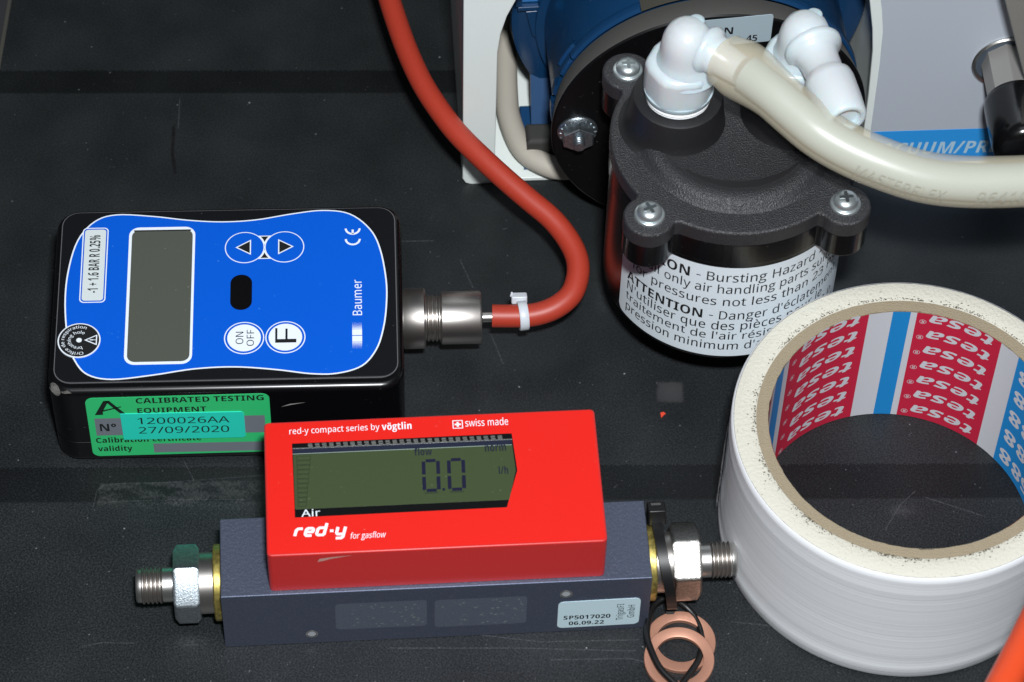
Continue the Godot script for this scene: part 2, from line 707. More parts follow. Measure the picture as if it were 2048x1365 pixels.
	var lip := part("bench_edge", edge, bumpy(mat(rgb(62, 62, 56), 0.7), grain, 20.0, 0.1), self)
	lip.set_meta("kind", "structure")
	lip.set_meta("label", "dusty pale left edge of the black bench top")
	lip.set_meta("category", "bench edge")
	var rest := MB.new()
	rest.box(Vector3(-160, -20, -500), Vector3(700, -0.3, 400), 0.0)
	var under := part("bench_slab", rest, dark, self)
	under.set_meta("kind", "structure")
	under.set_meta("label", "thick black bench slab under the scuffed top")
	under.set_meta("category", "bench slab")


# ---------------------------------------------------------------- pressure gauge in the black case
func manometer() -> void:
	var g := thing("pressure_manometer", "black handheld digital pressure gauge with blue keypad face and blank grey display", "pressure gauge", Vector3(-79.1, 0, 12.9), 3.9)
	var plan := rrect(-48.4, -32, 48.4, 32, 6.5)
	part("case_back", MB.new().prism(plan, 0.0, 9.7, 0.35, 3.0), M.black_gloss, g)
	part("case_seam", MB.new().prism(grow(plan, -0.6), 9.0, 10.6), M.gap, g)
	part("case_front", MB.new().prism(plan, 9.95, 33.5, 2.0, 0.3, Transform3D(), 5), M.black_gloss, g)
	part("panel_edge", MB.new().prism(rrect(-46.85, -30.45, 46.75, 29.05, 4.8), 33.2, 33.72), mat(rgb(92, 92, 94), 0.4), g)
	var face := part("face_plate", MB.new().prism(rrect(-46.6, -30.2, 46.5, 28.8, 4.6), 33.3, 33.95, 0.12), M.black_satin, g)
	var cp := PackedVector2Array()
	for q in [[-44.6, -9.1], [-42.4, -20.2], [-37.9, -27.0], [-31.8, -29.4], [-21.4, -28.6], [-11.5, -27.0], [-2.0, -26.2], [7.5, -26.7], [18.0, -28.7], [26.6, -29.7], [34.1, -28.2], [39.8, -22.5], [42.6, -15.1], [44.1, -4], [44.0, 5], [43.0, 13.0], [41.0, 19.9], [37.0, 25.4], [30.3, 27.8], [23.0, 27.8], [13.6, 26.2], [2.4, 25.0], [-8.7, 25.4], [-19.7, 27.2], [-30.8, 28.4], [-37.5, 26.7], [-41.2, 22.1], [-43.5, 15.1], [-44.9, 2.4]]:
		cp.append(Vector2(q[0], q[1]))
	cp = spline(cp, 5)
	part("face_outline", MB.new().prism(cp, 33.9, 34.0), M.white_ink, face)
	part("blue_panel", MB.new().prism(grow(cp, -0.42), 33.9, 34.04), M.blue_foil, face)
	var y := 34.04
	# display window with its white border
	var lcd := part("display", MB.new().prism(rrect(-27.9, -24.4, -9.4, 23.5, 2.9), y, y + 0.06), M.white_ink, g)
	var pane := dusty(80, 84, 76, 0.2, 60.0, 55, 110)
	part("display_glass", MB.new().prism(rrect(-27.1, -23.4, -10.1, 22.6, 2.2), y, y + 0.09), pane, lcd)
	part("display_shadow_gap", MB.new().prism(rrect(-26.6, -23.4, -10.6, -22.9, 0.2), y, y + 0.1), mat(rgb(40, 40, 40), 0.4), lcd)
	# range plate
	var rp := part("range_plate", MB.new().prism(rrect(-40.9, -24.6, -33.7, 1.9, 1.3), y, y + 0.02), M.white_ink, g)
	part("range_plate_gap", MB.new().prism(rrect(-40.6, -24.3, -34.0, 1.6, 1.1), y, y + 0.04), M.blue_foil, rp)
	part("range_plate_face", MB.new().prism(rrect(-40.25, -23.9, -34.35, 1.2, 0.9), y, y + 0.07), mat(rgb(205, 214, 214), 0.5), rp)
	words("lettering", "-1 + 1.6 BAR R 0.25%", bold, -38.9, 1.5, -35.8, 21.9, on_top(y + 0.1), mat(rgb(45, 48, 50), 0.6), rp, 1)
	# arrow keys
	for s: float in [-1.0, 1.0]:
		var cx: float = 10.05 + s * 5.55
		var key := part("arrow_key", MB.new().prism(disc(cx, -16.55, 5.55), y, y + 0.03), M.white_ink, g)
		part("key_face", MB.new().prism(disc(cx, -16.55, 5.28), y, y + 0.06), M.blue_foil, key)
		var tip: float = cx + s * 2.6
		var tri := PackedVector2Array([Vector2(tip, -16.6), Vector2(cx - s * 1.75, -19.3), Vector2(cx - s * 1.75, -13.9)])
		part("arrow_outline", MB.new().prism(tri, y, y + 0.075), M.white_ink, key)
		part("arrow", MB.new().prism(grow(tri, -0.32), y, y + 0.095), M.black_ink, key)
	for s: float in [-1.0, 1.0]:
		var w := PackedVector2Array()
		for i in 9:
			var a := deg_to_rad(11.0 + 37.0 * i / 8.0)
			w.append(Vector2(4.5 + 5.55 * cos(a), -16.55 + s * 5.55 * sin(a)))
		for i in 9:
			var a := deg_to_rad(48.0 - 37.0 * i / 8.0)
			w.append(Vector2(15.6 - 5.55 * cos(a), -16.55 + s * 5.55 * sin(a)))
		var web := part("key_web", MB.new().prism(w, y, y + 0.02), M.white_ink, g)
		part("key_web_face", MB.new().prism(grow(w, -0.3), y, y + 0.05), M.black_ink, web)
	# on/off and function keys
	for q in [4.7, 16.0]:
		var key := part("round_key", MB.new().prism(disc(q, 15.1, 5.5), y, y + 0.03), M.white_ink, g)
		part("key_ring", MB.new().prism(disc(q, 15.1, 5.2), y, y + 0.05), M.blue_foil, key)
		part("key_face", MB.new().prism(disc(q, 15.1, 4.6), y, y + 0.08), M.white_ink, key)
		if q < 10:
			words("lettering", "ON", regular, 2.4, -17.2, 4.5, -13.0, on_top(y + 0.11), M.black_ink, key, 1)
			words("lettering", "OFF", regular, 5.4, -17.9, 7.4, -12.4, on_top(y + 0.11), M.black_ink, key, 1)
		else:
			words("lettering", "F", regular, 13.2, -17.0, 19.0, -12.0, on_top(y + 0.11), M.black_ink, key, 1)
	part("infrared_window", MB.new().prism(rrect(0.7, -6.9, 6.7, 5.4, 2.95, 10), y, y + 0.06), mat(rgb(11, 11, 13), 0.35, 0.0, 0.3), g)
	# CE mark, maker's name and bar mark, all read from the bottom edge up
	var f := on_top(y + 0.04)
	var ce := MB.new()
	ce.decal(arc_band(34.75, 18.9, 1.65, 2.25, 180, 360, 16), f)
	ce.decal(arc_band(34.75, 22.7, 1.65, 2.25, 180, 360, 16), f)
	ce.decal(rect_poly(34.45, 20.8, 35.05, 22.3), f)
	part("conformity_mark", ce, M.white_ink, g)
	words("lettering", "Baumer", regular, 34.5, -8.0, 37.1, 4.4, f, M.white_ink, g, 1)
	var bars := MB.new()
	bars.decal(rect_poly(34.3, -17.0, 37.0, -15.1), f)
	bars.decal(rect_poly(34.3, -14.85, 37.0, -12.9), f)
	for i in 8:
		var k := 0.27 * (1.0 - i / 9.0)
		for j in 9:
			var cx := 34.44 + j * 0.3
			for cw in [-17.2 - i * 0.31, -12.7 + i * 0.31]:
				bars.decal(rect_poly(cx - k / 2, cw - k / 2, cx + k / 2, cw + k / 2), f)
	part("bar_mark", bars, M.white_ink, g)
	# breathing hole sticker
	var plug := part("breather_sticker", MB.new().prism(disc(-40.3, 15.0, 5.85, 48), 33.95, 34.3), M.white_ink, g)
	part("sticker_face", MB.new().prism(disc(-40.3, 15.0, 5.5, 48), 34.2, 34.36), M.black_ink, plug)
	part("hole", MB.new().prism(disc(-40.3, 15.0, 0.75), 34.3, 34.42), M.white_ink, plug)
	var ring := func(u: float, w: float) -> Array:
		var a := deg_to_rad(u)
		return [Vector3(-40.3 + w * sin(a), 34.4, 15.0 - w * cos(a)), Vector3.UP]
	words("lettering", "Orifice de respiration", regular, 163, 3.75, 385, 5.1, ring, M.white_ink, plug)
	words("lettering", "breathing hole", regular, 160, 1.9, 392, 3.3, ring, M.white_ink, plug)
	var warn := PackedVector2Array([Vector2(-38.9, 15.0), Vector2(-35.4, 13.2), Vector2(-35.4, 16.8)])
	part("warning_triangle", MB.new().prism(warn, 34.3, 34.39), M.white_ink, plug)
	part("warning_triangle_face", MB.new().prism(grow(warn, -0.3), 34.3, 34.42), M.black_ink, plug)
	part("exclamation_mark", MB.new().prism(rect_poly(-37.4, 14.85, -36.3, 15.15), 34.3, 34.44).prism(disc(-35.95, 15.0, 0.17, 10), 34.3, 34.44), M.white_ink, plug)
	# chipped corner
	var chip := MB.new()
	chip.lathe(PackedVector2Array([Vector2(0, -1.0), Vector2(0.8, -0.7), Vector2(1.0, 0), Vector2(0.7, 0.7), Vector2(0, 1.0)]), Transform3D(Basis(Vector3(2.3, 0, 0.5), Vector3(0, 1.5, 0), Vector3(-0.3, 0, 1.2)).rotated(Vector3.UP, -0.75), Vector3(-46.3, 32.2, 29.7)), 9)
	chip.lathe(PackedVector2Array([Vector2(0, -1.0), Vector2(1.0, 0), Vector2(0, 1.0)]), Transform3D(Basis(Vector3(2.0, 0, 0), Vector3(0, 0.5, 0), Vector3(0, 0, 0.8)), Vector3(-43.0, 32.7, 31.0)), 7)
	part("chipped_corner", chip, bumpy(mat(rgb(128, 126, 122), 0.6, 0.3), grain, 3.0, 0.3), g)
	var mark := MB.new()
	mark.decal(PackedVector2Array([Vector2(14.5, 25.0), Vector2(17, 26.3), Vector2(21.5, 26.9), Vector2(17.2, 25.8)]), on_front(32.04))
	part("scratch", mark, mat(rgb(150, 150, 146), 0.6), g)
	# calibration label on the front side
	var l := part("calibration_label", MB.new().prism(tilt(rrect(-38.4, 3.8, 11.5, 31.3, 2.2), 0.012), 31.9, 32.12, 0.0, 0.0, Transform3D(FRONT, Vector3.ZERO)), mat(rgb(50, 198, 118), 0.4), g)
	var fl := on_front(32.16)
	var dk := mat(rgb(16, 28, 24), 0.55)
	var gy := mat(rgb(116, 122, 130), 0.45)
	words("lettering", "CALIBRATED TESTING", bold, -24.7, 28.0, 10.0, 30.5, fl, dk, l, 0, 0.0, 0.012)
	words("lettering", "EQUIPMENT", bold, -24.6, 23.0, -5.8, 25.9, fl, dk, l, 0, 0.0, 0.012)
	var la := MB.new()
	for poly in [[[-36.3, 23.0], [-33.5, 29.5], [-31.9, 29.5], [-32.7, 27.9], [-34.0, 24.6], [-34.0, 23.1]], [[-33.4, 29.6], [-31.9, 29.6], [-28.0, 23.5], [-29.2, 23.3], [-32.6, 28.7]], [[-34.3, 24.4], [-34.0, 25.2], [-28.9, 26.9], [-28.8, 26.5]]]:
		var pp := PackedVector2Array()
		for q in poly:
			pp.append(Vector2(q[0], q[1]))
		la.decal(pp, fl)
	part("letter_mark", la, dk, l)
	part("number_field", MB.new().decal(rect_poly(-36.6, 13.3, 9.9, 21.4), fl), gy, l)
	words("lettering", "N°", bold, -35.4, 15.4, -30.9, 18.9, on_front(32.2), dk, l)
	words("lettering", "Calibration certificate", bold, -37.0, 9.7, -8.0, 12.3, fl, dk, l, 0, 0.0, 0.012)
	words("lettering", "validity", bold, -36.8, 4.9, -27.3, 8.3, fl, dk, l)
	part("validity_field", MB.new().decal(rect_poly(-21.4, 4.6, 9.8, 8.9), fl), gy, l)
	var nl := part("number_label", MB.new().prism(tilt(PackedVector2Array([Vector2(-29.3, 11.4), Vector2(3.6, 11.3), Vector2(4.3, 12.0), Vector2(4.3, 22.6), Vector2(3.6, 23.4), Vector2(-29.4, 23.6)]), 0.004), 32.1, 32.34, 0.0, 0.0, Transform3D(FRONT, Vector3.ZERO)), mat(rgb(38, 216, 192), 0.4), g)
	words("lettering", "1200026AA", regular, -24.9, 18.6, 0.2, 21.6, on_front(32.38), dk, nl)
	words("lettering", "27/09/2020", regular, -24.9, 14.1, -0.1, 17.2, on_front(32.38), dk, nl)
	# screwed pressure connection on the right side
	var ax := Transform3D(ALONGX, Vector3(0, 17, -3.4))
	var cn := part("pressure_port", MB.new().lathe(lp([[0, 46], [8.4, 46], [8.4, 48.6], [8.6, 48.9], [8.6, 54.3], [8.2, 54.8], [0, 54.8]]), ax, 56), M.steel, g)
	part("port_thread", MB.new().lathe(thread(6.1, 6.7, 54.6, 59.2, 1.2), ax, 40), M.steel, cn)
	var nut := part("hose_adapter", MB.new().lathe(lp([[0, 58.8], [6.6, 58.8], [7.5, 59.4], [7.55, 70.0], [7.3, 70.5], [2.2, 70.6], [2.0, 70.9], [0, 70.9]]), ax, 56), M.steel, g)
	part("hose_barb", MB.new().lathe(lp([[0, 70], [1.45, 70], [1.45, 80], [0, 80]]), ax, 28), M.bright_steel, nut)


func tilt(p: PackedVector2Array, s: float) -> PackedVector2Array:
	var o := PackedVector2Array()
	for q in p:
		o.append(Vector2(q.x, q.y + s * q.x))
	return o


func lp(a: Array) -> PackedVector2Array:
	var o := PackedVector2Array()
	for q in a:
		o.append(Vector2(q[0], q[1]))
	return o


func thread(r0: float, r1: float, h0: float, h1: float, pitch: float) -> PackedVector2Array:
	var o := PackedVector2Array([Vector2(0, h0), Vector2(r0, h0)])
	var h := h0 + pitch * 0.3
	while h + pitch <= h1:
		o.append(Vector2(r0, h))
		o.append(Vector2(r1 - 0.06, h + pitch * 0.42))
		o.append(Vector2(r1 - 0.06, h + pitch * 0.58))
		h += pitch
	o.append(Vector2(r0, h))
	o.append(Vector2(r0, h1))
	o.append(Vector2(0, h1))
	return o


# ---------------------------------------------------------------- red flow meter on its grey block
func flow_meter() -> void:
	var g := thing("flow_meter", "red box gas flow meter reading 0.0 on a long grey metal block", "flow meter", Vector3(-18.45, 0, 88.0), 5.45)
	var anod := dusty(98, 106, 126, 0.54, 34.0, 33, 9000)
	anod.metallic = 0.8
	bumpy(anod, grain, 34.0, 0.05)
	part("body_block", MB.new().box(Vector3(-56.7, 0, -12.3), Vector3(56.7, 25, 12.3), 0.3), anod, g)
	# red housing
	var red := dusty(198, 43, 41, 0.4, 60.0, 52, 160)
	part("sensor_housing", MB.new().prism(rrect(-43.9, -31.1, 44.2, 11.1, 1.3, 3), 25.02, 41.9, 0.5, 0.2), red, g)
	var y := 41.98
	part("front_foil", MB.new().prism(rrect(-43.3, -30.5, 43.6, 10.5, 0.9, 3), 41.8, y), dusty(220, 29, 19, 0.46, 80.0, 53, 60), g)
	var f := on_top(y + 0.03)
	words("lettering", "red-y compact series by", regular, -37.2, 26.2, -13.3, 28.9, f, M.white_ink, g, 0, 0.0, 0.012)
	words("lettering", "vögtlin", bold, -12.7, 26.2, -4.8, 29.3, f, M.white_ink, g)
	var flag := MB.new()
	for r in [[6.1, 26.4, 6.35, 29.1], [8.6, 26.4, 8.85, 29.1], [6.35, 26.4, 8.6, 26.65], [6.35, 28.85, 8.6, 29.1], [7.2, 26.95, 7.75, 28.55], [6.65, 27.48, 7.2, 28.02], [7.75, 27.48, 8.3, 28.02]]:
		flag.decal(rect_poly(r[0], r[1], r[2], r[3]), f)
	part("cross_emblem", flag, M.white_ink, g)
	words("lettering", "swiss made", regular, 9.5, 26.9, 20.9, 29.4, f, M.white_ink, g)
	words("lettering", "for gasflow", regular, -22.2, -7.5, -13.0, -5.0, f, M.white_ink, g, 0, 0.22)
	# the rounded slanted name, drawn as strokes
	var name_mark := MB.new()
	var strokes := [
		[[0, 0], [0, 0.8], [0.22, 1.0], [0.85, 1.0]],
		[[2.35, 0.0], [1.6, 0.0], [1.4, 0.18], [1.4, 0.82], [1.6, 1.0], [2.2, 1.0], [2.4, 0.82], [2.4, 0.5]], [[1.45, 0.5], [2.5, 0.5]],
		[[4.05, 1.62], [4.05, 0.0]], [[4.1, 0.0], [3.2, 0.0], [3.0, 0.18], [3.0, 0.82], [3.2, 1.0], [4.0, 1.0]],
		[[4.75, 0.52], [5.25, 0.52]],
		[[5.75, 1.0], [5.75, 0.2], [5.95, 0.0], [6.75, 0.0]], [[6.8, 1.0], [6.8, -0.35], [6.6, -0.55], [5.85, -0.55]],
	]
	var lift := 0.0
	for s in strokes:
		var pl := PackedVector2Array()
		for q in s:
			var w: float = -5.35 + q[1] * 2.2
			pl.append(Vector2(-36.6 + q[0] * 1.86 + 0.26 * (w + 5.35), w))
		for poly in Geometry2D.offset_polyline(pl, 0.4, Geometry2D.JOIN_ROUND, Geometry2D.END_BUTT):
			name_mark.decal(poly, on_top(y + 0.03 + lift))
			lift += 0.004
	part("slanted_name", name_mark, M.white_ink, g)
	# display
	var dark := mat(rgb(14, 15, 16), 0.3)
	var shape := PackedVector2Array([Vector2(-36.6, -23.8), Vector2(21.6, -24.1), Vector2(22.3, -12.2), Vector2(18.8, -0.7), Vector2(-36.4, -0.4)])
	var d := part("display", MB.new().prism(shape, y - 0.1, y + 0.04), dark, g)
	var lcd := dusty(64, 76, 50, 0.22, 50.0, 54, 130)
	part("display_glass", MB.new().prism(PackedVector2Array([Vector2(-36.4, -20.1), Vector2(21.5, -20.4), Vector2(21.9, -12.2), Vector2(19.6, -3.0), Vector2(-36.3, -2.9)]), y, y + 0.07), lcd, d)
	var silver := mat(rgb(170, 172, 168), 0.3, 0.8)
	part("glass_edge", MB.new().prism(rect_poly(-36.5, -22.35, 21.6, -22.05), y, y + 0.1), silver, d)
	part("glass_edge", MB.new().prism(rect_poly(-36.5, -20.5, 21.4, -20.3), y, y + 0.1), mat(rgb(134, 150, 140), 0.3), d)
	part("glass_edge", MB.new().prism(rect_poly(-36.5, -22.05, 21.5, -20.5), y, y + 0.06), mat(rgb(38, 42, 58), 0.15), d)
	for i in 28:
		var x := -32.4 + i * 1.86
		var h := 0.5 if i % 3 else 0.62
		part("contact_pad", MB.new().prism(rect_poly(x, -23.6, x + 1.15, -23.6 + h), y, y + 0.12), silver, d)
		part("contact_pad", MB.new().prism(rect_poly(x + 0.1, -22.85, x + 1.25, -22.5), y, y + 0.12), silver, d)
	var fd := on_top(y + 0.11)
	var seg := mat(rgb(24, 25, 50), 0.4)
	for dx in [-2.75, 3.9]:
		var digit := MB.new()
		var w := 4.5
		for pl in [[[0.35, 7.2], [0.35, 11.3]], [[0.35, 12.1], [0.35, 16.2]], [[w - 0.35, 7.2], [w - 0.35, 11.3]], [[w - 0.35, 12.1], [w - 0.35, 16.2]], [[0.95, 7.0], [w - 0.95, 7.0]], [[0.95, 16.4], [w - 0.95, 16.4]]]:
			var a := PackedVector2Array([Vector2(dx + pl[0][0] + 0.02 * (pl[0][1] - 7), pl[0][1]), Vector2(dx + pl[1][0] + 0.02 * (pl[1][1] - 7), pl[1][1])])
			for poly in Geometry2D.offset_polyline(a, 0.48, Geometry2D.JOIN_MITER, Geometry2D.END_BUTT):
				digit.decal(poly, fd)
		part("digit", digit, seg, d)
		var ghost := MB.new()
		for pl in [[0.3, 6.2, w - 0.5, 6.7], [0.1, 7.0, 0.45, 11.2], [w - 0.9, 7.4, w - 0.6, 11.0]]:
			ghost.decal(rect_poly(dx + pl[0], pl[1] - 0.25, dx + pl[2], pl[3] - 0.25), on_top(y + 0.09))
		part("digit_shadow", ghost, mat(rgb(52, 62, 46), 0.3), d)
	part("decimal_point", MB.new().decal(rect_poly(2.3, 6.7, 3.0, 7.5), fd), seg, d)
	var faint := mat(rgb(30, 34, 50), 0.4)
	words("lettering", "flow", bold, -4.5, 18.2, 0.2, 20.6, fd, faint, d)
	words("lettering", "norm", bold, 14.2, 18.5, 19.8, 20.5, fd, faint, d)
	words("lettering", "l/h", bold, 17.4, 11.2, 19.9, 13.7, fd, faint, d)
	words("lettering", "Air", regular, -34.7, 0.5, -29.8, 2.75, on_top(y + 0.08), M.white_ink, d)
	for i in 11:
		var w := 19.6 - i * 1.46
		var wide := lerpf(3.7, 2.2, i / 10.0)
		var cell := MB.new()
		for pl in [[-35.5, w - 1.3, -35.5 + wide, w - 1.18], [-35.5, w - 0.1, -35.5 + wide, w], [-35.5, w - 1.3, -35.4, w], [-35.6 + wide, w - 1.3, -35.5 + wide, w]]:
			cell.decal(rect_poly(pl[0], pl[1], pl[2], pl[3]), fd)
		part("bar_segment", cell, mat(rgb(34, 42, 34), 0.4), d)
	# pale rub mark on the red side
	var rub := mat(rgb(190, 150, 140), 0.6)
	part("rub_mark", MB.new().decal(PackedVector2Array([Vector2(-31.0, 38.2), Vector2(-30.4, 39.6), Vector2(-27.0, 40.2), Vector2(-22.0, 40.6), Vector2(-27.5, 39.4), Vector2(-29.5, 38.6)]), on_front(11.13)), rub, g)
	# threaded holes in the front
	for q in [[34.1, 18.9], [-33.5, 4.7]]:
		var xf := Transform3D(FRONT, Vector3(q[0], q[1], 12.3))
		var h := part("threaded_hole", MB.new().lathe(lp([[1.75, 0.0], [1.7, 0.05], [1.45, 0.06], [1.3, 0.0]]), xf, 28), M.bright_steel, g)
		part("hole_depth", MB.new().lathe(lp([[1.45, 0.01], [0, 0.02]]), xf, 20), mat(rgb(176, 180, 186), 0.35, 0.2), h)
		for i in 3:
			part("thread_turn", MB.new().lathe(lp([[1.32 - i * 0.2, 0.03], [1.24 - i * 0.2, 0.09 - i * 0.01], [1.12 - i * 0.2, 0.03]]), Transform3D(FRONT, Vector3(q[0], q[1] - i * 0.28, 12.3)), 24, PI * 1.05, PI * 1.95 if i else TAU + PI), M.bright_steel, h)
	# traces of two peeled labels
	var film := mat(Color(0.62, 0.66, 0.7, 0.13), 0.6)
	film.transparency = BaseMaterial3D.TRANSPARENCY_ALPHA
	var glue := mat(Color(0.75, 0.76, 0.72, 0.2), 0.35)
	glue.transparency = BaseMaterial3D.TRANSPARENCY_ALPHA
	for q in [[-27.0, 6.4, -2.8, 19.2], [-0.7, 5.4, 23.8, 18.9]]:
		var res := part("label_residue", MB.new().decal(rrect(q[0], q[1], q[2], q[3], 1.2), on_front(12.34)), film, g)
		var rng := RandomNumberGenerator.new()
		rng.seed = int(q[0] * 10 + 400)
		var flecks := MB.new()
		for i in 46:
			var u := lerpf(q[0] + 1, q[2] - 1, pow(rng.randf(), 0.6))
			var w := rng.randf_range(q[1] + 0.8, q[3] - 1)
			flecks.decal(disc(u, w, rng.randf_range(0.08, 0.5), 7, rng.randf_range(0.08, 0.4)), on_front(12.36 + 0.0007 * i))
		part("glue_fleck", flecks, glue, res)
	# pale blue identity label
	var lab := PackedVector2Array()
	for q in [[33.2, 2.3], [54.0, 2.1], [54.3, 15.9], [33.8, 14.9]]:
		lab.append(Vector2(q[0], q[1]))
	lab = rrect(32.2, 2.2, 54.2, 15.2, 1.6)
	var l := part("identity_label", MB.new().prism(tilt(lab, 0.02), 12.25, 12.42, 0.0, 0.0, Transform3D(FRONT, Vector3(0, -0.8, 0))), mat(rgb(200, 224, 232), 0.35), g)
	var fl := on_front(12.46)
	words("lettering", "SP5017020", bold, 33.8, 6.2, 46.4, 8.2, fl, M.black_ink, l)
	words("lettering", "06.09.22", bold, 35.3, 3.3, 44.8, 5.2, fl, M.black_ink, l)
	words("lettering", "TrigasFI", regular, 47.9, 4.8, 50.4, 13.0, fl, M.black_ink, l, 1)
	words("lettering", "GmbH", regular, 50.8, 5.9, 52.8, 12.2, fl, M.black_ink, l, 1)
	# end fittings
	for s: float in [-1.0, 1.0]:
		var b := Basis(Vector3(0, 0, s), Vector3(s, 0, 0), Vector3(0, 1, 0))
		var xf := Transform3D(b, Vector3(0, 12.5, -0.3))
		var fit := part("screw_fitting", MB.new().lathe(lp([[0, 58.0], [8.2, 58.0], [8.2, 63.8], [0, 63.8]]), xf, 48), M.steel, g)
		part("sealing_ring", MB.new().lathe(lp([[0, 56.7], [10.0, 56.7], [10.3, 57.0], [10.3, 58.6], [10.0, 58.9], [0, 58.9]]), xf, 48), M.brass, fit)
		var hex := PackedVector2Array()
		for i in 6:
			var a := deg_to_rad(60.0 * i + (21.0 if s < 0 else 29.0))  # the corners sit 21 or 29 degrees above the front
			hex.append(Vector2(10.75 * cos(a), 10.75 * sin(a)))
		# the hexagon's plan axes (z, y) stand across the fitting's own axis
		var hb := Basis(Vector3(0, 0, 1), Vector3(s, 0, 0), Vector3(0, 1, 0))
		var n0 := 62.6 if s < 0 else 63.4
		var n1 := 69.4 if s < 0 else 71.0
		part("hex_nut", chamfered_nut(hex, n0, n1, Transform3D(hb, Vector3(0, 12.5, -0.3))), M.zinc if s < 0 else M.nickel, fit)
		var h0 := 69.2 if s < 0 else 70.8
		part("collar", MB.new().lathe(lp([[0, h0], [4.6, h0], [4.6, h0 + 3.3], [0, h0 + 3.3]]), xf, 40), M.bright_steel, fit)
		part("pipe_thread", MB.new().lathe(thread(4.35, 5.0, h0 + 3.0, h0 + 9.6, 1.15), xf, 40), M.steel, fit)
		part("pipe_end", MB.new().lathe(lp([[0, h0 + 9.0], [4.5, h0 + 9.0], [4.5, h0 + 10.0], [4.2, h0 + 10.4], [3.2, h0 + 10.4], [3.0, h0 + 8.0], [0, h0 + 8.0]]), xf, 40), M.bright_steel, fit)
		if s > 0:
			# stamped code on the facet that faces up and forward
			var a := deg_to_rad(59.0)
			var nn := Vector3(0, sin(a), cos(a))
			var tt := Vector3(0, cos(a), -sin(a))
			var facet := func(u: float, w: float) -> Array: return [Vector3(u, 12.5, -0.3) + nn * 9.36 + tt * w, nn]
			words("lettering", "HSIB0226", regular, 66.1, -4.9, 67.6, 4.9, facet, mat(rgb(134, 132, 128), 0.5, 0.4), fit, 3)


# a hexagon whose corners are turned down at both ends, its flats slightly rounded from wear
func chamfered_nut(hex: PackedVector2Array, h0: float, h1: float, xf: Transform3D) -> MB:
	var b := MB.new()
	var flat := hex[0].length() * cos(PI / 6)
	var rows := [[h0, 0.93], [h0 + 0.9, 1.0], [h1 - 0.9, 1.0], [h1, 0.93]]
	for i in 6:
		var p := hex[i]
		var q := hex[(i + 1) % 6]
		var mid := ((p + q) * 0.5).normalized()
		var grid := []
		for r in rows:
			var line := []
			for k in 13:
				var e := p.lerp(q, k / 12.0)
				var off := (k / 12.0 - 0.5) * 2.0
				var cut: float = minf(e.length(), flat * (1.0 + (r[1] - 0.93) / 0.07 * 0.16)) if r[1] < 1.0 else e.length()
				var e2 := e.normalized() * cut * (0.985 if absf(off) > 0.99 else 1.0)
				var lean := mid.rotated(off * 0.07 if absf(off) < 0.9 else off * 0.3)
				var ny: float = 0.0 if r[1] == 1.0 else (-0.35 if r[0] < h0 + 0.1 else 0.35)
				line.append(b.vert(xf * Vector3(e2.x, r[0], e2.y), (xf.basis * Vector3(lean.x, ny, lean.y)).normalized(), e2))
			grid.append(line)
		for j in 3:
			for k in 12:
				b.quad(grid[j][k], grid[j][k + 1], grid[j + 1][k + 1], grid[j + 1][k])
		for e in [[h0, 0, -1.0], [h1, 3, 1.0]]:
			var c := b.vert(xf * Vector3(0, e[0], 0), xf.basis * Vector3(0, e[2], 0))
			for k in 12:
				var u := b.vert(b.v[grid[e[1]][k]], xf.basis * Vector3(0, e[2], 0))
				var w := b.vert(b.v[grid[e[1]][k + 1]], xf.basis * Vector3(0, e[2], 0))
				b.tri(c, u, w)
	return b


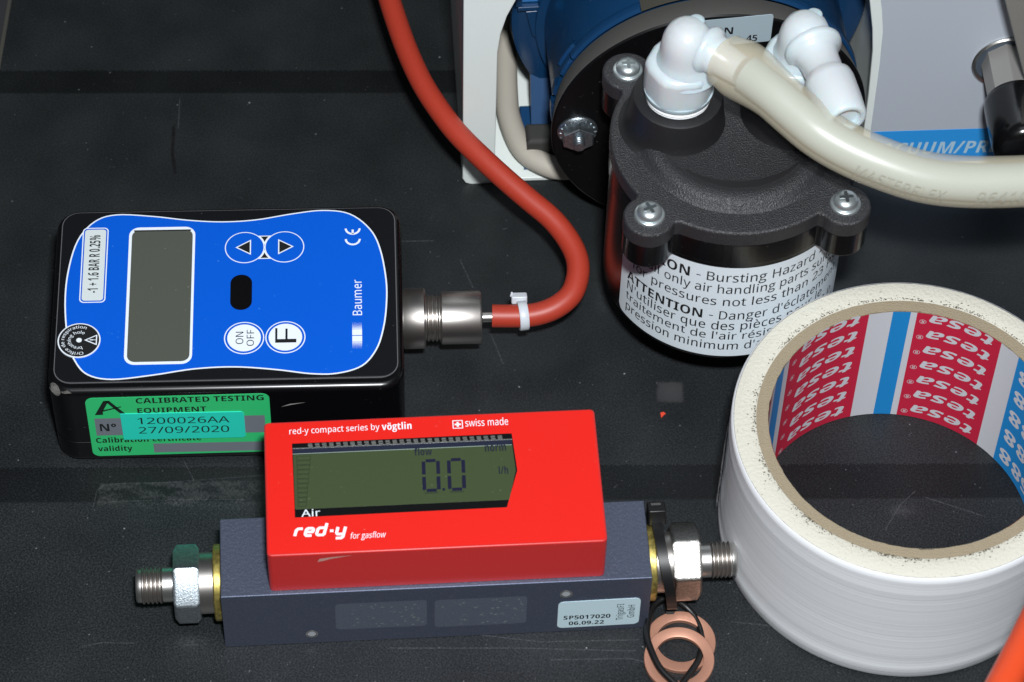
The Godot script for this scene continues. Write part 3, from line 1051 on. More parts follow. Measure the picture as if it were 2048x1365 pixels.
# ---------------------------------------------------------------- roll of cloth tape
func tape_roll() -> void:
	var g := thing("tape_roll", "white roll of cloth tape lying flat, red and blue print inside its core", "tape roll", Vector3(106.8, 0, 59.5))
	var cloth := mat(rgb(238, 240, 243), 0.6, 0.0, 0.25)
	cloth.heightmap_enabled = true
	cloth.heightmap_texture = threads
	cloth.heightmap_scale = 0.03
	cloth.uv1_scale = Vector3(110, 0.055, 1)
	cloth.albedo_texture = threads
	# the turns of tape do not end level: small steps down the outside
	var outside := lp([[48.05, 0.4], [48.3, 0.8], [48.35, 5.2], [48.2, 6.0], [48.22, 10.0], [48.3, 11.6], [48.16, 13.4], [48.24, 18.0], [48.12, 20.5], [48.22, 23.0], [48.12, 26.5], [48.26, 30.0], [48.18, 33.5], [48.28, 36.0], [48.2, 39.2], [48.3, 40.6], [48.28, 42.4], [48.16, 43.2], [48.2, 46.0], [48.1, 48.3], [47.6, 48.66]])
	part("outer_turn", MB.new().lathe(outside, Transform3D(), 160, 0.0, TAU, 60.0), cloth, g)
	var gum := mottled(bumpy(mat(rgb(203, 200, 187), 0.85), grain, 8.0, 0.16), speckle, 34.0)
	var rng := RandomNumberGenerator.new()
	rng.seed = 4
	var top := MB.new()
	var f := FastNoiseLite.new()
	f.seed = 8
	f.frequency = 0.35
	var ragged := FastNoiseLite.new()
	ragged.seed = 12
	ragged.frequency = 0.08
	top.sheet(func(a: float, b: float) -> Array:
		var an := TAU * a
		var r := lerpf(47.5, 41.4, b)
		var h := 48.6 + 0.75 * sin(PI * minf(b * 1.9, 1.0)) * 0.55 + 0.16 * f.get_noise_3d(r * cos(an) * 2.0, r * sin(an) * 2.0, 0.0) - 0.5 * maxf(0.0, b - 0.85) / 0.15
		return [Vector3(r * cos(an), h, r * sin(an)), Vector3(0.25 * cos(an) * (1.0 - 2.0 * b), 1, 0.25 * sin(an) * (1.0 - 2.0 * b)).normalized()], 220, 14)
	part("wound_edge", top, gum, g)
	# dirt caught along the seam between tape and core
	var dirt := MB.new()
	for i in 2400:
		var an := rng.randf_range(0, TAU)
		if ragged.get_noise_2d(cos(an) * 40.0, sin(an) * 40.0) + 0.45 < rng.randf() * 0.9:
			continue
		var r := 41.75 + absf(rng.randfn(0, 0.5)) if i < 2100 else rng.randf_range(42, 47)
		var s := rng.randf_range(0.05, 0.2)
		var p := Vector3(r * cos(an), 48.75, r * sin(an))
		dirt.lathe(PackedVector2Array([Vector2(0, -s), Vector2(s, 0), Vector2(0, s * 0.7)]), Transform3D(Basis(Vector3.UP, rng.randf() * TAU).scaled(Vector3(rng.randf_range(0.6, 1.9), 1, 1)), p), 5)
	var dm := part("seam_dirt", dirt, mat(rgb(92, 84, 70), 0.9), g)
	dm.set_meta("kind", "stuff")
	# cardboard core with a torn upper edge
	var board := dusty(150, 137, 114, 0.88, 16.0, 41, 2200)
	bumpy(board, grain, 16.0, 0.2)
	var core := MB.new()
	var torn := FastNoiseLite.new()
	torn.seed = 31
	torn.frequency = 0.22
	core.sheet(func(a: float, b: float) -> Array:
		var an := TAU * a
		var rag := 0.25 * torn.get_noise_2d(cos(an) * 40.0, sin(an) * 40.0)
		var rin := 38.35 + rag + (0.5 if absf(an - 1.53) < 0.05 else 0.0)
		var r := lerpf(41.6, rin, b)
		return [Vector3(r * cos(an), 48.45 - 0.35 * b + 0.12 * torn.get_noise_2d(an * 60.0, b * 4.0), r * sin(an)), Vector3.UP], 260, 5)
	core.lathe(lp([[38.4, 48.1], [38.4, 0.0]]), Transform3D(), 120)
	part("cardboard_core", core, board, g)
	# printed paper inside the core: colours in upright stripes
	var wall := func(r: float) -> Callable:
		return func(u: float, w: float) -> Array:
			var a := deg_to_rad(u)
			return [Vector3(r * sin(a), w, -r * cos(a)), Vector3(-sin(a), 0, cos(a))]
	var paper := bumpy(mat(rgb(204, 207, 212), 0.7), grain, 8.0, 0.02)
	var redp := bumpy(mat(rgb(196, 30, 62), 0.6), grain, 8.0, 0.02)
	var bluep := bumpy(mat(rgb(22, 136, 206), 0.6), grain, 8.0, 0.02)
	var stripes := [[-180, -112, paper], [-112, -75, redp], [-75, -70.2, paper], [-70.2, -61.4, bluep], [-61.4, -57.2, paper], [-57.2, -15.4, redp], [-15.4, -5.4, paper], [-5.4, 1.9, bluep], [1.9, 4.5, paper], [4.5, 41.3, redp], [41.3, 50.7, paper], [50.7, 90, bluep], [90, 97, paper], [97, 104, bluep], [104, 107, paper], [107, 146, redp], [146, 180, paper]]
	var holder := {}
	for s in stripes:
		var nseg := int(maxf(2, (s[1] - s[0]) / 3.0))
		var q := MB.new()
		var fw: Callable = wall.call(38.25)
		q.sheet(func(a: float, b: float) -> Array: return fw.call(lerpf(s[0], s[1], a), lerpf(0.2, 47.9 + 0.25 * torn.get_noise_1d(lerpf(s[0], s[1], a) * 3.0), b)), nseg, 1)
		holder[s[0]] = part("printed_stripe", q, s[2], g)
	var fi: Callable = wall.call(38.18)
	for i in 7:
		words("lettering", "tesa", bold, 9.8, 43.8 - 6.95 * i, 37.4, 47.9 - 6.95 * i, fi, paper, holder[4.5], 2, 0.22)
		words("lettering", "®", regular, 6.0, 43.4 - 6.95 * i, 8.8, 45.2 - 6.95 * i, fi, paper, holder[4.5], 2)
	for i in 7:
		words("lettering", "tesa", bold, -48.6, 41.3 - 7.0 * i + 3.0, -19.2, 45.6 - 7.0 * i + 3.0, fi, paper, holder[-57.2], 2, 0.22)
		words("lettering", "®", regular, -54.3, 39.6 - 7.0 * i + 3.0, -51.4, 41.5 - 7.0 * i + 3.0, fi, paper, holder[-57.2], 2)
	for i in 5:
		words("lettering", "4688", bold, 53.0, 38.8 - 9.0 * i, 86.0, 44.2 - 9.0 * i, fi, paper, holder[50.7], 2)
	# loose end of the tape, a frayed flap on the left
	var flap := MB.new()
	flap.sheet(func(a: float, b: float) -> Array:
		var an := lerpf(176.0, 186.0, a)
		var r := 48.45 + 1.5 * (1.0 - a) * (0.75 + 0.5 * ragged.get_noise_1d(b * 90.0))
		return [Vector3(r * cos(deg_to_rad(an)), lerpf(12, 40, b), r * sin(deg_to_rad(an))), Vector3(cos(deg_to_rad(an)), 0, sin(deg_to_rad(an)))], 5, 24)
	part("frayed_end", flap, cloth, g)


# ---------------------------------------------------------------- hoses
func hoses() -> void:
	var rubber := dusty(168, 55, 38, 0.46, 50.0, 61, 200)
	var p := [Vector3(-5.9, 17.0, 4.1), Vector3(-0.2, 17.0, 3.9), Vector3(5.3, 17.2, 3.5), Vector3(10.4, 18.0, 2.1), Vector3(14.5, 19.0, -0.5), Vector3(17.1, 20.0, -4.1), Vector3(18.2, 21.3, -10.2), Vector3(17.1, 22.3, -15.7), Vector3(13.9, 23.5, -21.4), Vector3(9.6, 25.0, -26.2), Vector3(3.5, 26.5, -31.0), Vector3(-3.7, 28.3, -37.0), Vector3(-10.7, 29.8, -43.5), Vector3(-18.0, 31.0, -51.3), Vector3(-23.3, 31.7, -59.0), Vector3(-28.0, 32.2, -67.1), Vector3(-31.6, 32.6, -75.0), Vector3(-34.8, 33.0, -83.4), Vector3(-37.5, 33.3, -91.7), Vector3(-40.1, 33.6, -100.4), Vector3(-44.3, 34.0, -116.3), Vector3(-48.6, 34.0, -135.0), Vector3(-52, 33.0, -170), Vector3(-55, 24.0, -220), Vector3(-57, 8.0, -262), Vector3(-58, 4.0, -320)]
	p = rebased(p, Vector3(-5.9, 0, 4.1))
	var g := thing("rubber_hose", "orange-red rubber hose curving from the gauge adapter past the white pump case", "hose", Vector3(-5.9, 0, 4.1))
	part("hose_wall", MB.new().tube(smooth(path3(p, 6)), 3.3, 28), rubber, g)
	# second hose, close to the lens at the lower right corner
	var q := [Vector3(84, 112, 226), Vector3(104.9, 100, 188.2), Vector3(110.0, 97.0, 177.9), Vector3(116.9, 92.0, 164.1), Vector3(128.0, 84.0, 140.1), Vector3(140.5, 76.0, 111.9), Vector3(160, 58, 70), Vector3(190, 20, 20), Vector3(215, 4, -20), Vector3(250, 3.4, -70)]
	q = rebased(q, Vector3(128, 0, 140))
	var h := thing("rubber_hose", "orange hose crossing the bottom right corner in front of the tape roll", "hose", Vector3(128, 0, 140))
	part("hose_wall", MB.new().tube(smooth(path3(q, 6)), 4.2, 28), worn(mat(rgb(222, 78, 40), 0.45), blotch, 24.0), h)
	# milky hose on the pump's outlet
	var w := [Vector3(51.6, 113, -10.4), Vector3(55.5, 113, -7.4), Vector3(59.3, 113.0, -4.5), Vector3(65.1, 112.8, 1.1), Vector3(70.9, 111.5, 6.4), Vector3(76.7, 110.0, 11.2), Vector3(83.8, 108.0, 14.8), Vector3(93.8, 106.0, 18.3), Vector3(104.6, 104.0, 20.5), Vector3(116.2, 102.5, 20.3), Vector3(130.6, 101.5, 18.6), Vector3(142.8, 101.0, 16.3), Vector3(175, 96, 8), Vector3(215, 70, -12), Vector3(245, 20, -40), Vector3(260, 8, -80)]
	var o := Vector3(51.6, 0, -10.4)
	w = rebased(w, o)
	var path := smooth(path3(w, 8))
	var radii := PackedFloat32Array()
	for i in path.size():
		var s := i / 8.0
		radii.append(lerpf(8.1, 6.75, smoothstep(1.7, 3.3, s)) if s > 1.4 else lerpf(5.4, 7.2, s / 0.35) if s < 0.35 else lerpf(7.2, 8.1, smoothstep(0.35, 1.4, s)))
	var milk := mat(Color(0.86, 0.83, 0.73, 0.4), 0.32)
	milk.transparency = BaseMaterial3D.TRANSPARENCY_ALPHA
	var lining := mat(rgb(166, 182, 184), 0.4)
	var t := thing("silicone_tube", "milky translucent tube pushed on the left white elbow of the pump", "tube", o)
	part("tube_wall", MB.new().tube(path, radii, 36), milk, t)
	part("tube_bore", MB.new().tube(path.slice(15), 4.9, 24), lining, t)
	# faint print along the tube
	var lengths := PackedFloat32Array([0.0])
	for i in range(1, path.size()):
		lengths.append(lengths[i - 1] + path[i].distance_to(path[i - 1]))
	var eye := Vector3(0, 714.4, 533.9) - o
	var along := func(u: float, v: float) -> Array:
		var k := 0
		while k < lengths.size() - 2 and lengths[k + 1] < u:
			k += 1
		var s := (u - lengths[k]) / (lengths[k + 1] - lengths[k])
		var c := path[k].lerp(path[k + 1], s)
		var tan := (path[k + 1] - path[k]).normalized()
		var dir := Vector3(0, 1, 0.45)
		dir = (dir - tan * dir.dot(tan)).normalized()
		var side := tan.cross(dir)
		var a := v / 6.8
		var nn := dir * cos(a) - side * sin(a)
		return [c + nn * 6.83, nn]
	var fade := mat(rgb(158, 160, 148), 0.6)
	words("lettering", "MASTERFLEX", regular, 46.0, -7.4, 68.5, -4.6, along, fade, t, 0, 0.2)
	words("lettering", "96410-", regular, 76.0, -7.6, 91.0, -4.4, along, fade, t, 0, 0.2)


func rebased(p: Array, o: Vector3) -> Array:
	var r := []
	for q in p:
		r.append(q - o)
	return r


func smooth(p: PackedVector3Array) -> PackedVector3Array:
	for pass_ in 3:
		var q := p.duplicate()
		for i in range(1, p.size() - 1):
			q[i] = (p[i - 1] + p[i] * 2.0 + p[i + 1]) / 4.0
		p = q
	return p


# ---------------------------------------------------------------- ties, cord, washers
func small_things() -> void:
	var nylon := mat(rgb(206, 208, 214), 0.35)
	nylon.subsurf_scatter_enabled = true
	nylon.subsurf_scatter_strength = 0.1
	var w := thing("cable_tie", "small white nylon cable tie clamped round the orange-red hose end", "cable tie", Vector3(3.0, 0, 3.6), 4.0)
	var ax := Transform3D(ALONGX.rotated(Vector3.UP, 0.12), Vector3(-0.2, 17, 0))
	part("strap", MB.new().lathe(lp([[3.3, -1.3], [4.1, -1.3], [4.25, -1.1], [4.25, 1.1], [4.1, 1.3], [3.3, 1.3]]), ax, 40), nylon, w)
	part("head", MB.new().prism(rrect(-3.1, -1.5, 1.4, 1.2, 0.5, 3), 0.0, 2.4, 0.35, 0.3, Transform3D(Basis(Vector3.RIGHT, -0.35), Vector3(-0.2, 17.6, -4.4))), nylon, w)
	part("cut_tail", MB.new().box(Vector3(-2.9, 0, -0.25), Vector3(-2.4, 1.4, 0.25), 0.1, Transform3D(Basis(Vector3.RIGHT, -0.6).rotated(Vector3.BACK, -0.3), Vector3(-0.9, 18.4, -5.2))), nylon, w)
	# black tie round the right fitting of the flow meter
	var black := mat(rgb(17, 17, 18), 0.42)
	var t := thing("cable_tie", "black cable tie looped round the flow meter's right fitting", "cable tie", Vector3(-18.45, 0, 88.0), 5.45)
	var strap := MB.new()
	var band := func(r: float, side: float) -> Callable:
		return func(a: float, b: float) -> Array:
			var an := deg_to_rad(lerpf(128.0, -232.0, a))
			var e := clampf((128.0 - lerpf(128.0, -232.0, a)) / 200.0, 0.0, 1.0)
			var x := lerpf(59.8, 63.4, smoothstep(0.1, 0.9, e)) if a < 0.56 else lerpf(63.4, 59.8, (a - 0.56) / 0.44)
			var rr := r + 1.3 * exp(-pow((rad_to_deg(an) + 8.0) / 62.0, 2.0))
			return [Vector3(x + lerpf(-1.35, 1.35, b), 12.5 + rr * sin(an), -0.3 + rr * cos(an)), Vector3(0, sin(an), cos(an)) * side]
	strap.sheet(band.call(11.6, 1.0), 72, 2)
	strap.sheet(band.call(10.7, -1.0), 72, 2)
	for e in [0.0, 1.0]:
		var lo: Callable = band.call(10.7, 1.0)
		var hi: Callable = band.call(11.6, 1.0)
		strap.sheet(func(a: float, b: float) -> Array: return [lo.call(a, e)[0].lerp(hi.call(a, e)[0], b), Vector3(e * 2 - 1, 0, 0)], 72, 1)
	part("strap", strap, black, t)
	var hx := Transform3D(Basis(Vector3.RIGHT, -0.45), Vector3(59.9, 20.3, -8.6))
	var head := part("head", MB.new().prism(rrect(-2.4, -2.6, 2.5, 2.6, 0.6, 3), 0.0, 4.6, 0.4, 0.3, hx), black, t)
	part("head_slot", MB.new().prism(rect_poly(-1.3, -1.6, 1.3, -0.5), 4.5, 4.63, 0.0, 0.0, hx), mat(rgb(88, 88, 86), 0.5), head)
	part("strap_end", MB.new().prism(PackedVector2Array([Vector2(-1.3, -2), Vector2(1.3, -2), Vector2(1.3, 1.2), Vector2(0.9, 2.2), Vector2(-0.9, 2.2), Vector2(-1.3, 1.2)]), 0, 0.9, 0.2, 0.2, Transform3D(Basis(Vector3.RIGHT, 0.75), Vector3(63.2, 2.2, 7.4))), black, t)
	# cord that strings the washers
	var l := [Vector3(44.8, 3.6, 87.4), Vector3(42.4, 3.6, 88.3), Vector3(40.4, 3.8, 90.8), Vector3(39.2, 4.2, 95.5), Vector3(38.9, 4.8, 100.6), Vector3(40.3, 5.0, 105.8), Vector3(42.3, 4.8, 110.1), Vector3(45.1, 4.6, 113.3), Vector3(47.4, 4.4, 115.2), Vector3(48.6, 4.0, 113.6), Vector3(50.4, 3.2, 110.4), Vector3(52.6, 2.2, 106.1), Vector3(53.6, 1.2, 102.1), Vector3(53.9, 1.0, 98.6), Vector3(53.4, 0.9, 95.1), Vector3(51.9, 0.9, 91.4), Vector3(49.8, 1.6, 89.1), Vector3(47.3, 2.8, 87.9), Vector3(44.8, 3.6, 87.4)]
	l = rebased(l, Vector3(44.8, 0, 87.4))
	var c := thing("black_cord", "thin black cord loop stringing two copper washers beside the flow meter", "cord", Vector3(44.8, 0, 87.4))
	part("loop", MB.new().tube(path3(l, 8), 0.88, 14), black, c)
	# copper washers
	var copper := bumpy(mat(rgb(186, 136, 114), 0.46, 0.5), grain, 9.0, 0.03)
	var ring := lp([[6.55, 0.1], [6.75, 0.0], [9.25, 0.0], [9.4, 0.15], [9.4, 1.35], [9.25, 1.5], [6.75, 1.5], [6.55, 1.4], [6.55, 0.1]])
	var wa := thing("copper_washer", "copper sealing washer lying flat on the bench under the other one", "washer", Vector3(48.1, 0.05, 99.6), 0, "copper washers on the black cord")
	part("ring", MB.new().lathe(ring, Transform3D(), 64), copper, wa)
	var wb := thing("copper_washer", "copper sealing washer resting on top of another, nearest the viewer", "washer", Vector3(47.6, 0.75, 105.5), 0, "copper washers on the black cord")
	part("ring", MB.new().lathe(ring, Transform3D(Basis(Vector3.RIGHT, 0.085), Vector3(0, 0.15, 0)), 64), copper, wb)
	# a flake of orange rubber
	var fl := thing("rubber_flake", "tiny orange flake lying on the bench between gauge and tape roll", "flake", Vector3(43.3, 0, 24.5))
	part("flake_body", MB.new().prism(PackedVector2Array([Vector2(-0.6, -0.7), Vector2(0.3, -1.1), Vector2(1.0, -0.5), Vector2(0.6, -0.2), Vector2(0.1, 0.5), Vector2(-0.35, 1.0)]), 0.02, 0.5, 0.15), mat(rgb(214, 68, 44), 0.6), fl)


# ---------------------------------------------------------------- vacuum pump in its white case
func pump() -> void:
	var o := Vector3(57.95, 0, -10.0)
	var yaw := 6.73
	var g := thing("vacuum_pump", "black diaphragm pump head on a blue motor in a white sheet metal case", "vacuum pump", o, yaw)
	var blk := dusty(12, 12, 13, 0.24, 60.0, 12, 420)
	var rough_black := dusty(44, 44, 46, 0.42, 36.0, 13, 700)
	bumpy(rough_black, leather, 11.0, 0.3)
	rough_black.uv1_scale = Vector3.ONE * (1000.0 / 11.0)
	var plain_black := dusty(27, 27, 29, 0.5, 50.0, 14, 300)
	# pump head: a round can joined to the flange by a short neck
	var body := union([disc(0, 0, 33.0, 96), rect_poly(-19.0, -35.6, 19.0, -20)])
	var hd := part("pump_head", MB.new().prism(body, 25.5, 77.0, 0.3, 1.2), blk, g)
	var ears := [disc(0, 0, 33.4, 96)]
	for s in [[-1, 1], [1, 1], [-1, -1], [1, -1]]:
		ears.append(disc(26.1 * s[0], 25.5 * s[1], 6.7, 32))
	var lugs := union(ears)
	lugs = grow(grow(lugs, 1.6), -1.6)
	part("screw_lugs", MB.new().prism(lugs, 68.2, 76.6, 0.2, 0.4), blk, hd)
	var lid := part("lid", MB.new().prism(grow(lugs, 0.25), 76.9, 82.0, 0.9, 0.15), rough_black, g)
	part("lid_ring", MB.new().lathe(lp([[27.2, 81.9], [26.4, 82.3], [25.4, 83.6], [24.0, 84.7], [22.4, 85.0], [20.8, 84.6], [19.6, 84.2], [0, 84.2]]), Transform3D(), 96, 0.0, TAU, 60.0), rough_black, lid)
	var cres := PackedVector2Array()
	for i in 25:
		var a := deg_to_rad(lerpf(43.0, 137.0, i / 24.0))
		cres.append(Vector2(20.6 * cos(a), 20.6 * sin(a)))
	for i in 25:
		var a := deg_to_rad(lerpf(137.0, 43.0, i / 24.0))
		cres.append(Vector2(20.6 * cos(a), 17.2 * sin(a) + 0.2))
	part("lid_recess", MB.new().prism(cres, 84.0, 84.28, 0.05), mat(rgb(26, 26, 27), 0.5), lid)
	var arc_text := func(u: float, w: float) -> Array:
		var a := deg_to_rad(u)
		return [Vector3(w * sin(a), 82.06, w * cos(a)), Vector3.UP]
	words("lettering", "CAT NO 1083 DP", regular, -33, 28.8, 33, 31.2, func(u: float, w: float) -> Array: return arc_text.call(u, 59.9 - w), rough_black, lid)
	for s: float in [-1.0, 1.0]:
		var c := Vector3(15.5 * s, 0, -5.6)
		var boss := part("port_boss", MB.new().lathe(lp([[16.4, 81.6], [14.6, 82.3], [13.5, 83.8], [12.9, 87], [12.2, 92.8], [11.9, 93.7], [11.3, 94.0], [8.9, 94.0], [8.6, 93.4], [8.4, 91]]), Transform3D(Basis(), c), 64), plain_black, lid)
		part("thread_sealing_tape", MB.new().lathe(lp([[8.2, 92.6], [8.6, 93.2], [8.3, 93.9], [8.9, 94.6], [8.5, 95.4], [8.8, 96.0], [8.2, 96.6], [0, 96.6]]), Transform3D(Basis(), c), 40), mat(rgb(238, 240, 242), 0.5), boss)
		elbow(g, c, s)
	# screws
	var shiny := bumpy(mat(rgb(208, 217, 219), 0.36, 0.88), grain, 5.0, 0.012)
	for s in [[-1, 1], [1, 1], [-1, -1], [1, -1]]:
		var xf := Transform3D(Basis(Vector3.UP, 0.6 * s[0] + s[1]), Vector3(26.1 * s[0], 82.0, 25.5 * s[1]))
		var sc := part("screw", MB.new().lathe(lp([[4.1, 0], [4.1, 0.55], [3.85, 0.8], [3.35, 0.85], [3.35, 1.5], [3.2, 2.1], [2.7, 2.7], [1.9, 3.1], [1.2, 3.2]]), xf, 40, 0.0, TAU, 50.0), shiny, g)
		# cross recess: four sunken walls round a dark floor
		var slot := PackedVector2Array([Vector2(-0.42, -1.85), Vector2(0.42, -1.85), Vector2(0.5, -0.5), Vector2(1.85, -0.42), Vector2(1.85, 0.42), Vector2(0.5, 0.5), Vector2(0.42, 1.85), Vector2(-0.42, 1.85), Vector2(-0.5, 0.5), Vector2(-1.85, 0.42), Vector2(-1.85, -0.42), Vector2(-0.5, -0.5)])
		part("cross_slot", MB.new().prism(slot, 2.9, 3.27, 0.0, 0.0, xf), mat(rgb(128, 136, 138), 0.35, 0.9), sc)
		part("screw_crown", MB.new().lathe(lp([[1.9, 3.05], [0, 3.22]]), xf, 24), shiny, sc)
	# warning label wrapped round the head
	var skin := func(r: float) -> Callable:
		return func(u: float, w: float) -> Array:
			var a := deg_to_rad(u)
			return [Vector3(r * sin(a), w, r * cos(a)), Vector3(sin(a), 0, cos(a))]
	var f0: Callable = skin.call(33.1)
	var lab := MB.new()
	lab.sheet(func(a: float, b: float) -> Array:
		var u := lerpf(-66.0, 66.0, a)
		var edge := 2.0 * (1.0 - sqrt(maxf(0.0, 1.0 - pow(maxf(0.0, (absf(u) - 62.0) / 4.0), 2.0))))
		return f0.call(u, lerpf(27.4 + edge, 66.7 - edge, b)), 90, 1)
	var wl := part("warning_label", lab, mat(rgb(222, 232, 238), 0.45), g)
	var f: Callable = skin.call(33.16)
	var k: StandardMaterial3D = M.black_ink
	for t in [
		["CAUTION", 1, -62.0, -26.1, 60.4, 64.5], ["- Bursting Hazard -", 0, -22.8, 41.5, 59.4, 64.6], ["Use", 0, 44.5, 55.5, 60.5, 64.5],
		["Install only air handling parts suitable", 0, -60.5, 61.0, 54.3, 59.4], ["for pressures not less than 23 PSI.", 0, -58.0, 60.5, 49.0, 54.0],
		["ATTENTION", 1, -60.8, -18.0, 43.8, 47.6], ["- Danger d'éclatement", 0, -14.8, 58.4, 42.9, 48.0],
		["N'utiliser que des pièces pour le", 0, -60.4, 47.3, 38.2, 43.3], ["traitement de l'air résistant à une p", 0, -60.8, 57.5, 34.0, 38.6],
		["pression minimum d'au moins 23 psi", 0, -60.3, 60.5, 29.3, 34.2],
	]:
		words("lettering", t[0], bold if t[1] else regular, t[2], t[4], t[3], t[5], f, k, wl)
	# round flange plate and nut
	var back := Transform3D(FRONT, Vector3(0, 46.3, 0))
	var fl_mat := dusty(10, 10, 11, 0.46, 70.0, 15, 420)
	fl_mat.metallic_specular = 0.3
	var fl := part("flange", MB.new().lathe(lp([[0, -44.2], [42.6, -44.2], [43.3, -43.8], [44.9, -36.2], [44.4, -35.6], [0, -35.6]]), back, 120), fl_mat, g)
	part("flange_rim", MB.new().lathe(lp([[43.36, -43.8], [43.5, -43.5], [45.05, -36.3], [44.95, -36.0]]), back, 120), bumpy(mat(rgb(66, 65, 62), 0.75), grain, 5.0, 0.05), fl)
	var nx := Transform3D(FRONT, Vector3(-37.6, 46.6, -35.6))
	var nut := part("flange_nut", MB.new().lathe(lp([[5.7, 0], [5.75, 0.6], [5.2, 1.2], [4.6, 1.5], [0, 1.5]]), nx, 40), M.zinc, g)
	part("nut_hexagon", MB.new().prism(disc(0, 0, 4.9, 6), 1.3, 4.4, 0.5, 0.0, nx * Transform3D(Basis(Vector3.UP, PI / 6), Vector3.ZERO)), M.zinc, nut)
	part("stud", MB.new().lathe(thread(1.55, 1.8, 3.8, 6.8, 0.6), nx, 20), M.zinc, nut)
	for i in 18:
		var a := TAU * i / 18.0
		part("nut_serration", MB.new().box(Vector3(-0.3, 0.9, -0.45), Vector3(0.3, 1.6, 0.45), 0.1, nx * Transform3D(Basis(Vector3.UP, -a), Vector3(5.0 * cos(a), 0, 5.0 * sin(a)))), M.zinc, nut)
	# small grey plate behind the fittings
	var pl := part("type_plate", MB.new().prism(tilt(rrect(-10.5, 79.0, 14.8, 89.8, 0.9), 0.06), -35.65, -35.45, 0.0, 0.0, Transform3D(FRONT, Vector3.ZERO)), mat(rgb(160, 176, 184), 0.4), g)
	var fp := on_front(-35.4)
	words("lettering", "N", bold, 1.6, 83.6, 4.0, 86.4, fp, k, pl)
	words("lettering", "45", bold, 7.9, 80.2, 11.0, 82.8, fp, k, pl)
	# motor
	var blue := dusty(17, 54, 90, 0.24, 60.0, 16, 240)
	var mo := part("motor_shell", MB.new().lathe(lp([[0, -96], [43.0, -96], [43.2, -47.0], [0, -47.0]]), back, 120), blue, g)
	var lip := lp([[43.2, -48.2], [44.0, -47.9], [44.4, -46.6], [44.2, -45.0], [43.4, -44.4]])
	# the rolled lip of the shell has two bent notches and a gap
	for span in [[-200, 2], [7, 12], [18, 27], [27.5, 62], [82, 215]]:
		part("shell_lip", MB.new().lathe(lip, back, maxi(4, int((span[1] - span[0]) / 3)), deg_to_rad(180.0 - span[1]), deg_to_rad(180.0 - span[0])), blue, mo)
	part("lip_tab", MB.new().lathe(lp([[43.3, -50.0], [44.6, -49.4], [44.9, -48.0], [44.0, -47.2]]), back, 6, deg_to_rad(180.0 - 31), deg_to_rad(180.0 - 19)), blue, mo)
	part("shell_gap", MB.new().lathe(lp([[43.3, -96], [43.32, -44.6]]), back, 10, deg_to_rad(180.0 - 82), deg_to_rad(180.0 - 62)), mat(rgb(62, 60, 54), 0.5), mo)
	var lab2 := MB.new().lathe(lp([[43.4, -62], [43.42, -49.6]]), back, 8, deg_to_rad(58), deg_to_rad(76))
	part("worn_label", lab2, mottled(mat(rgb(170, 152, 122), 0.6), blotch, 6.0), mo)
	var rear := part("rear_bell", MB.new().lathe(lp([[0, -92], [51.0, -92], [52.5, -90.5], [53, -84], [52.4, -79.5], [50.5, -78.6], [46, -78.6], [45.6, -76.0], [43.1, -76.0]]), back, 90, deg_to_rad(-44), deg_to_rad(224)), blue, mo)
	for q in [[-52.3, 61.0, -44.0, 62.6], [-51.0, 52.6, -44.0, 54.2], [-51.6, 54.3, -49.9, 60.9]]:
		part("vent_bar", MB.new().box(Vector3(q[0], q[1], -78.7), Vector3(q[2], q[3], -76.4), 0.3), blue, rear)
	part("vent_slot", MB.new().box(Vector3(-49.6, 54.6, -78.7), Vector3(-44.4, 60.6, -78.2), 0.1), mat(rgb(30, 104, 168), 0.3), rear)
	part("vent_block", MB.new().prism(PackedVector2Array([Vector2(-48.6, 51.6), Vector2(-44.2, 51.8), Vector2(-43.6, 39.5), Vector2(-46.4, 41.0)]), -78.7, -77.0, 0.3, 0.0, Transform3D(FRONT, Vector3.ZERO)), blue, rear)
	# case: it stands a little askew to the pump
	var to_case := g.transform.affine_inverse() * Transform3D(Basis(Vector3.UP, deg_to_rad(5.0)), Vector3(-16.5, 0, -58) * S)
	to_case.origin /= S
	case(g, to_case)


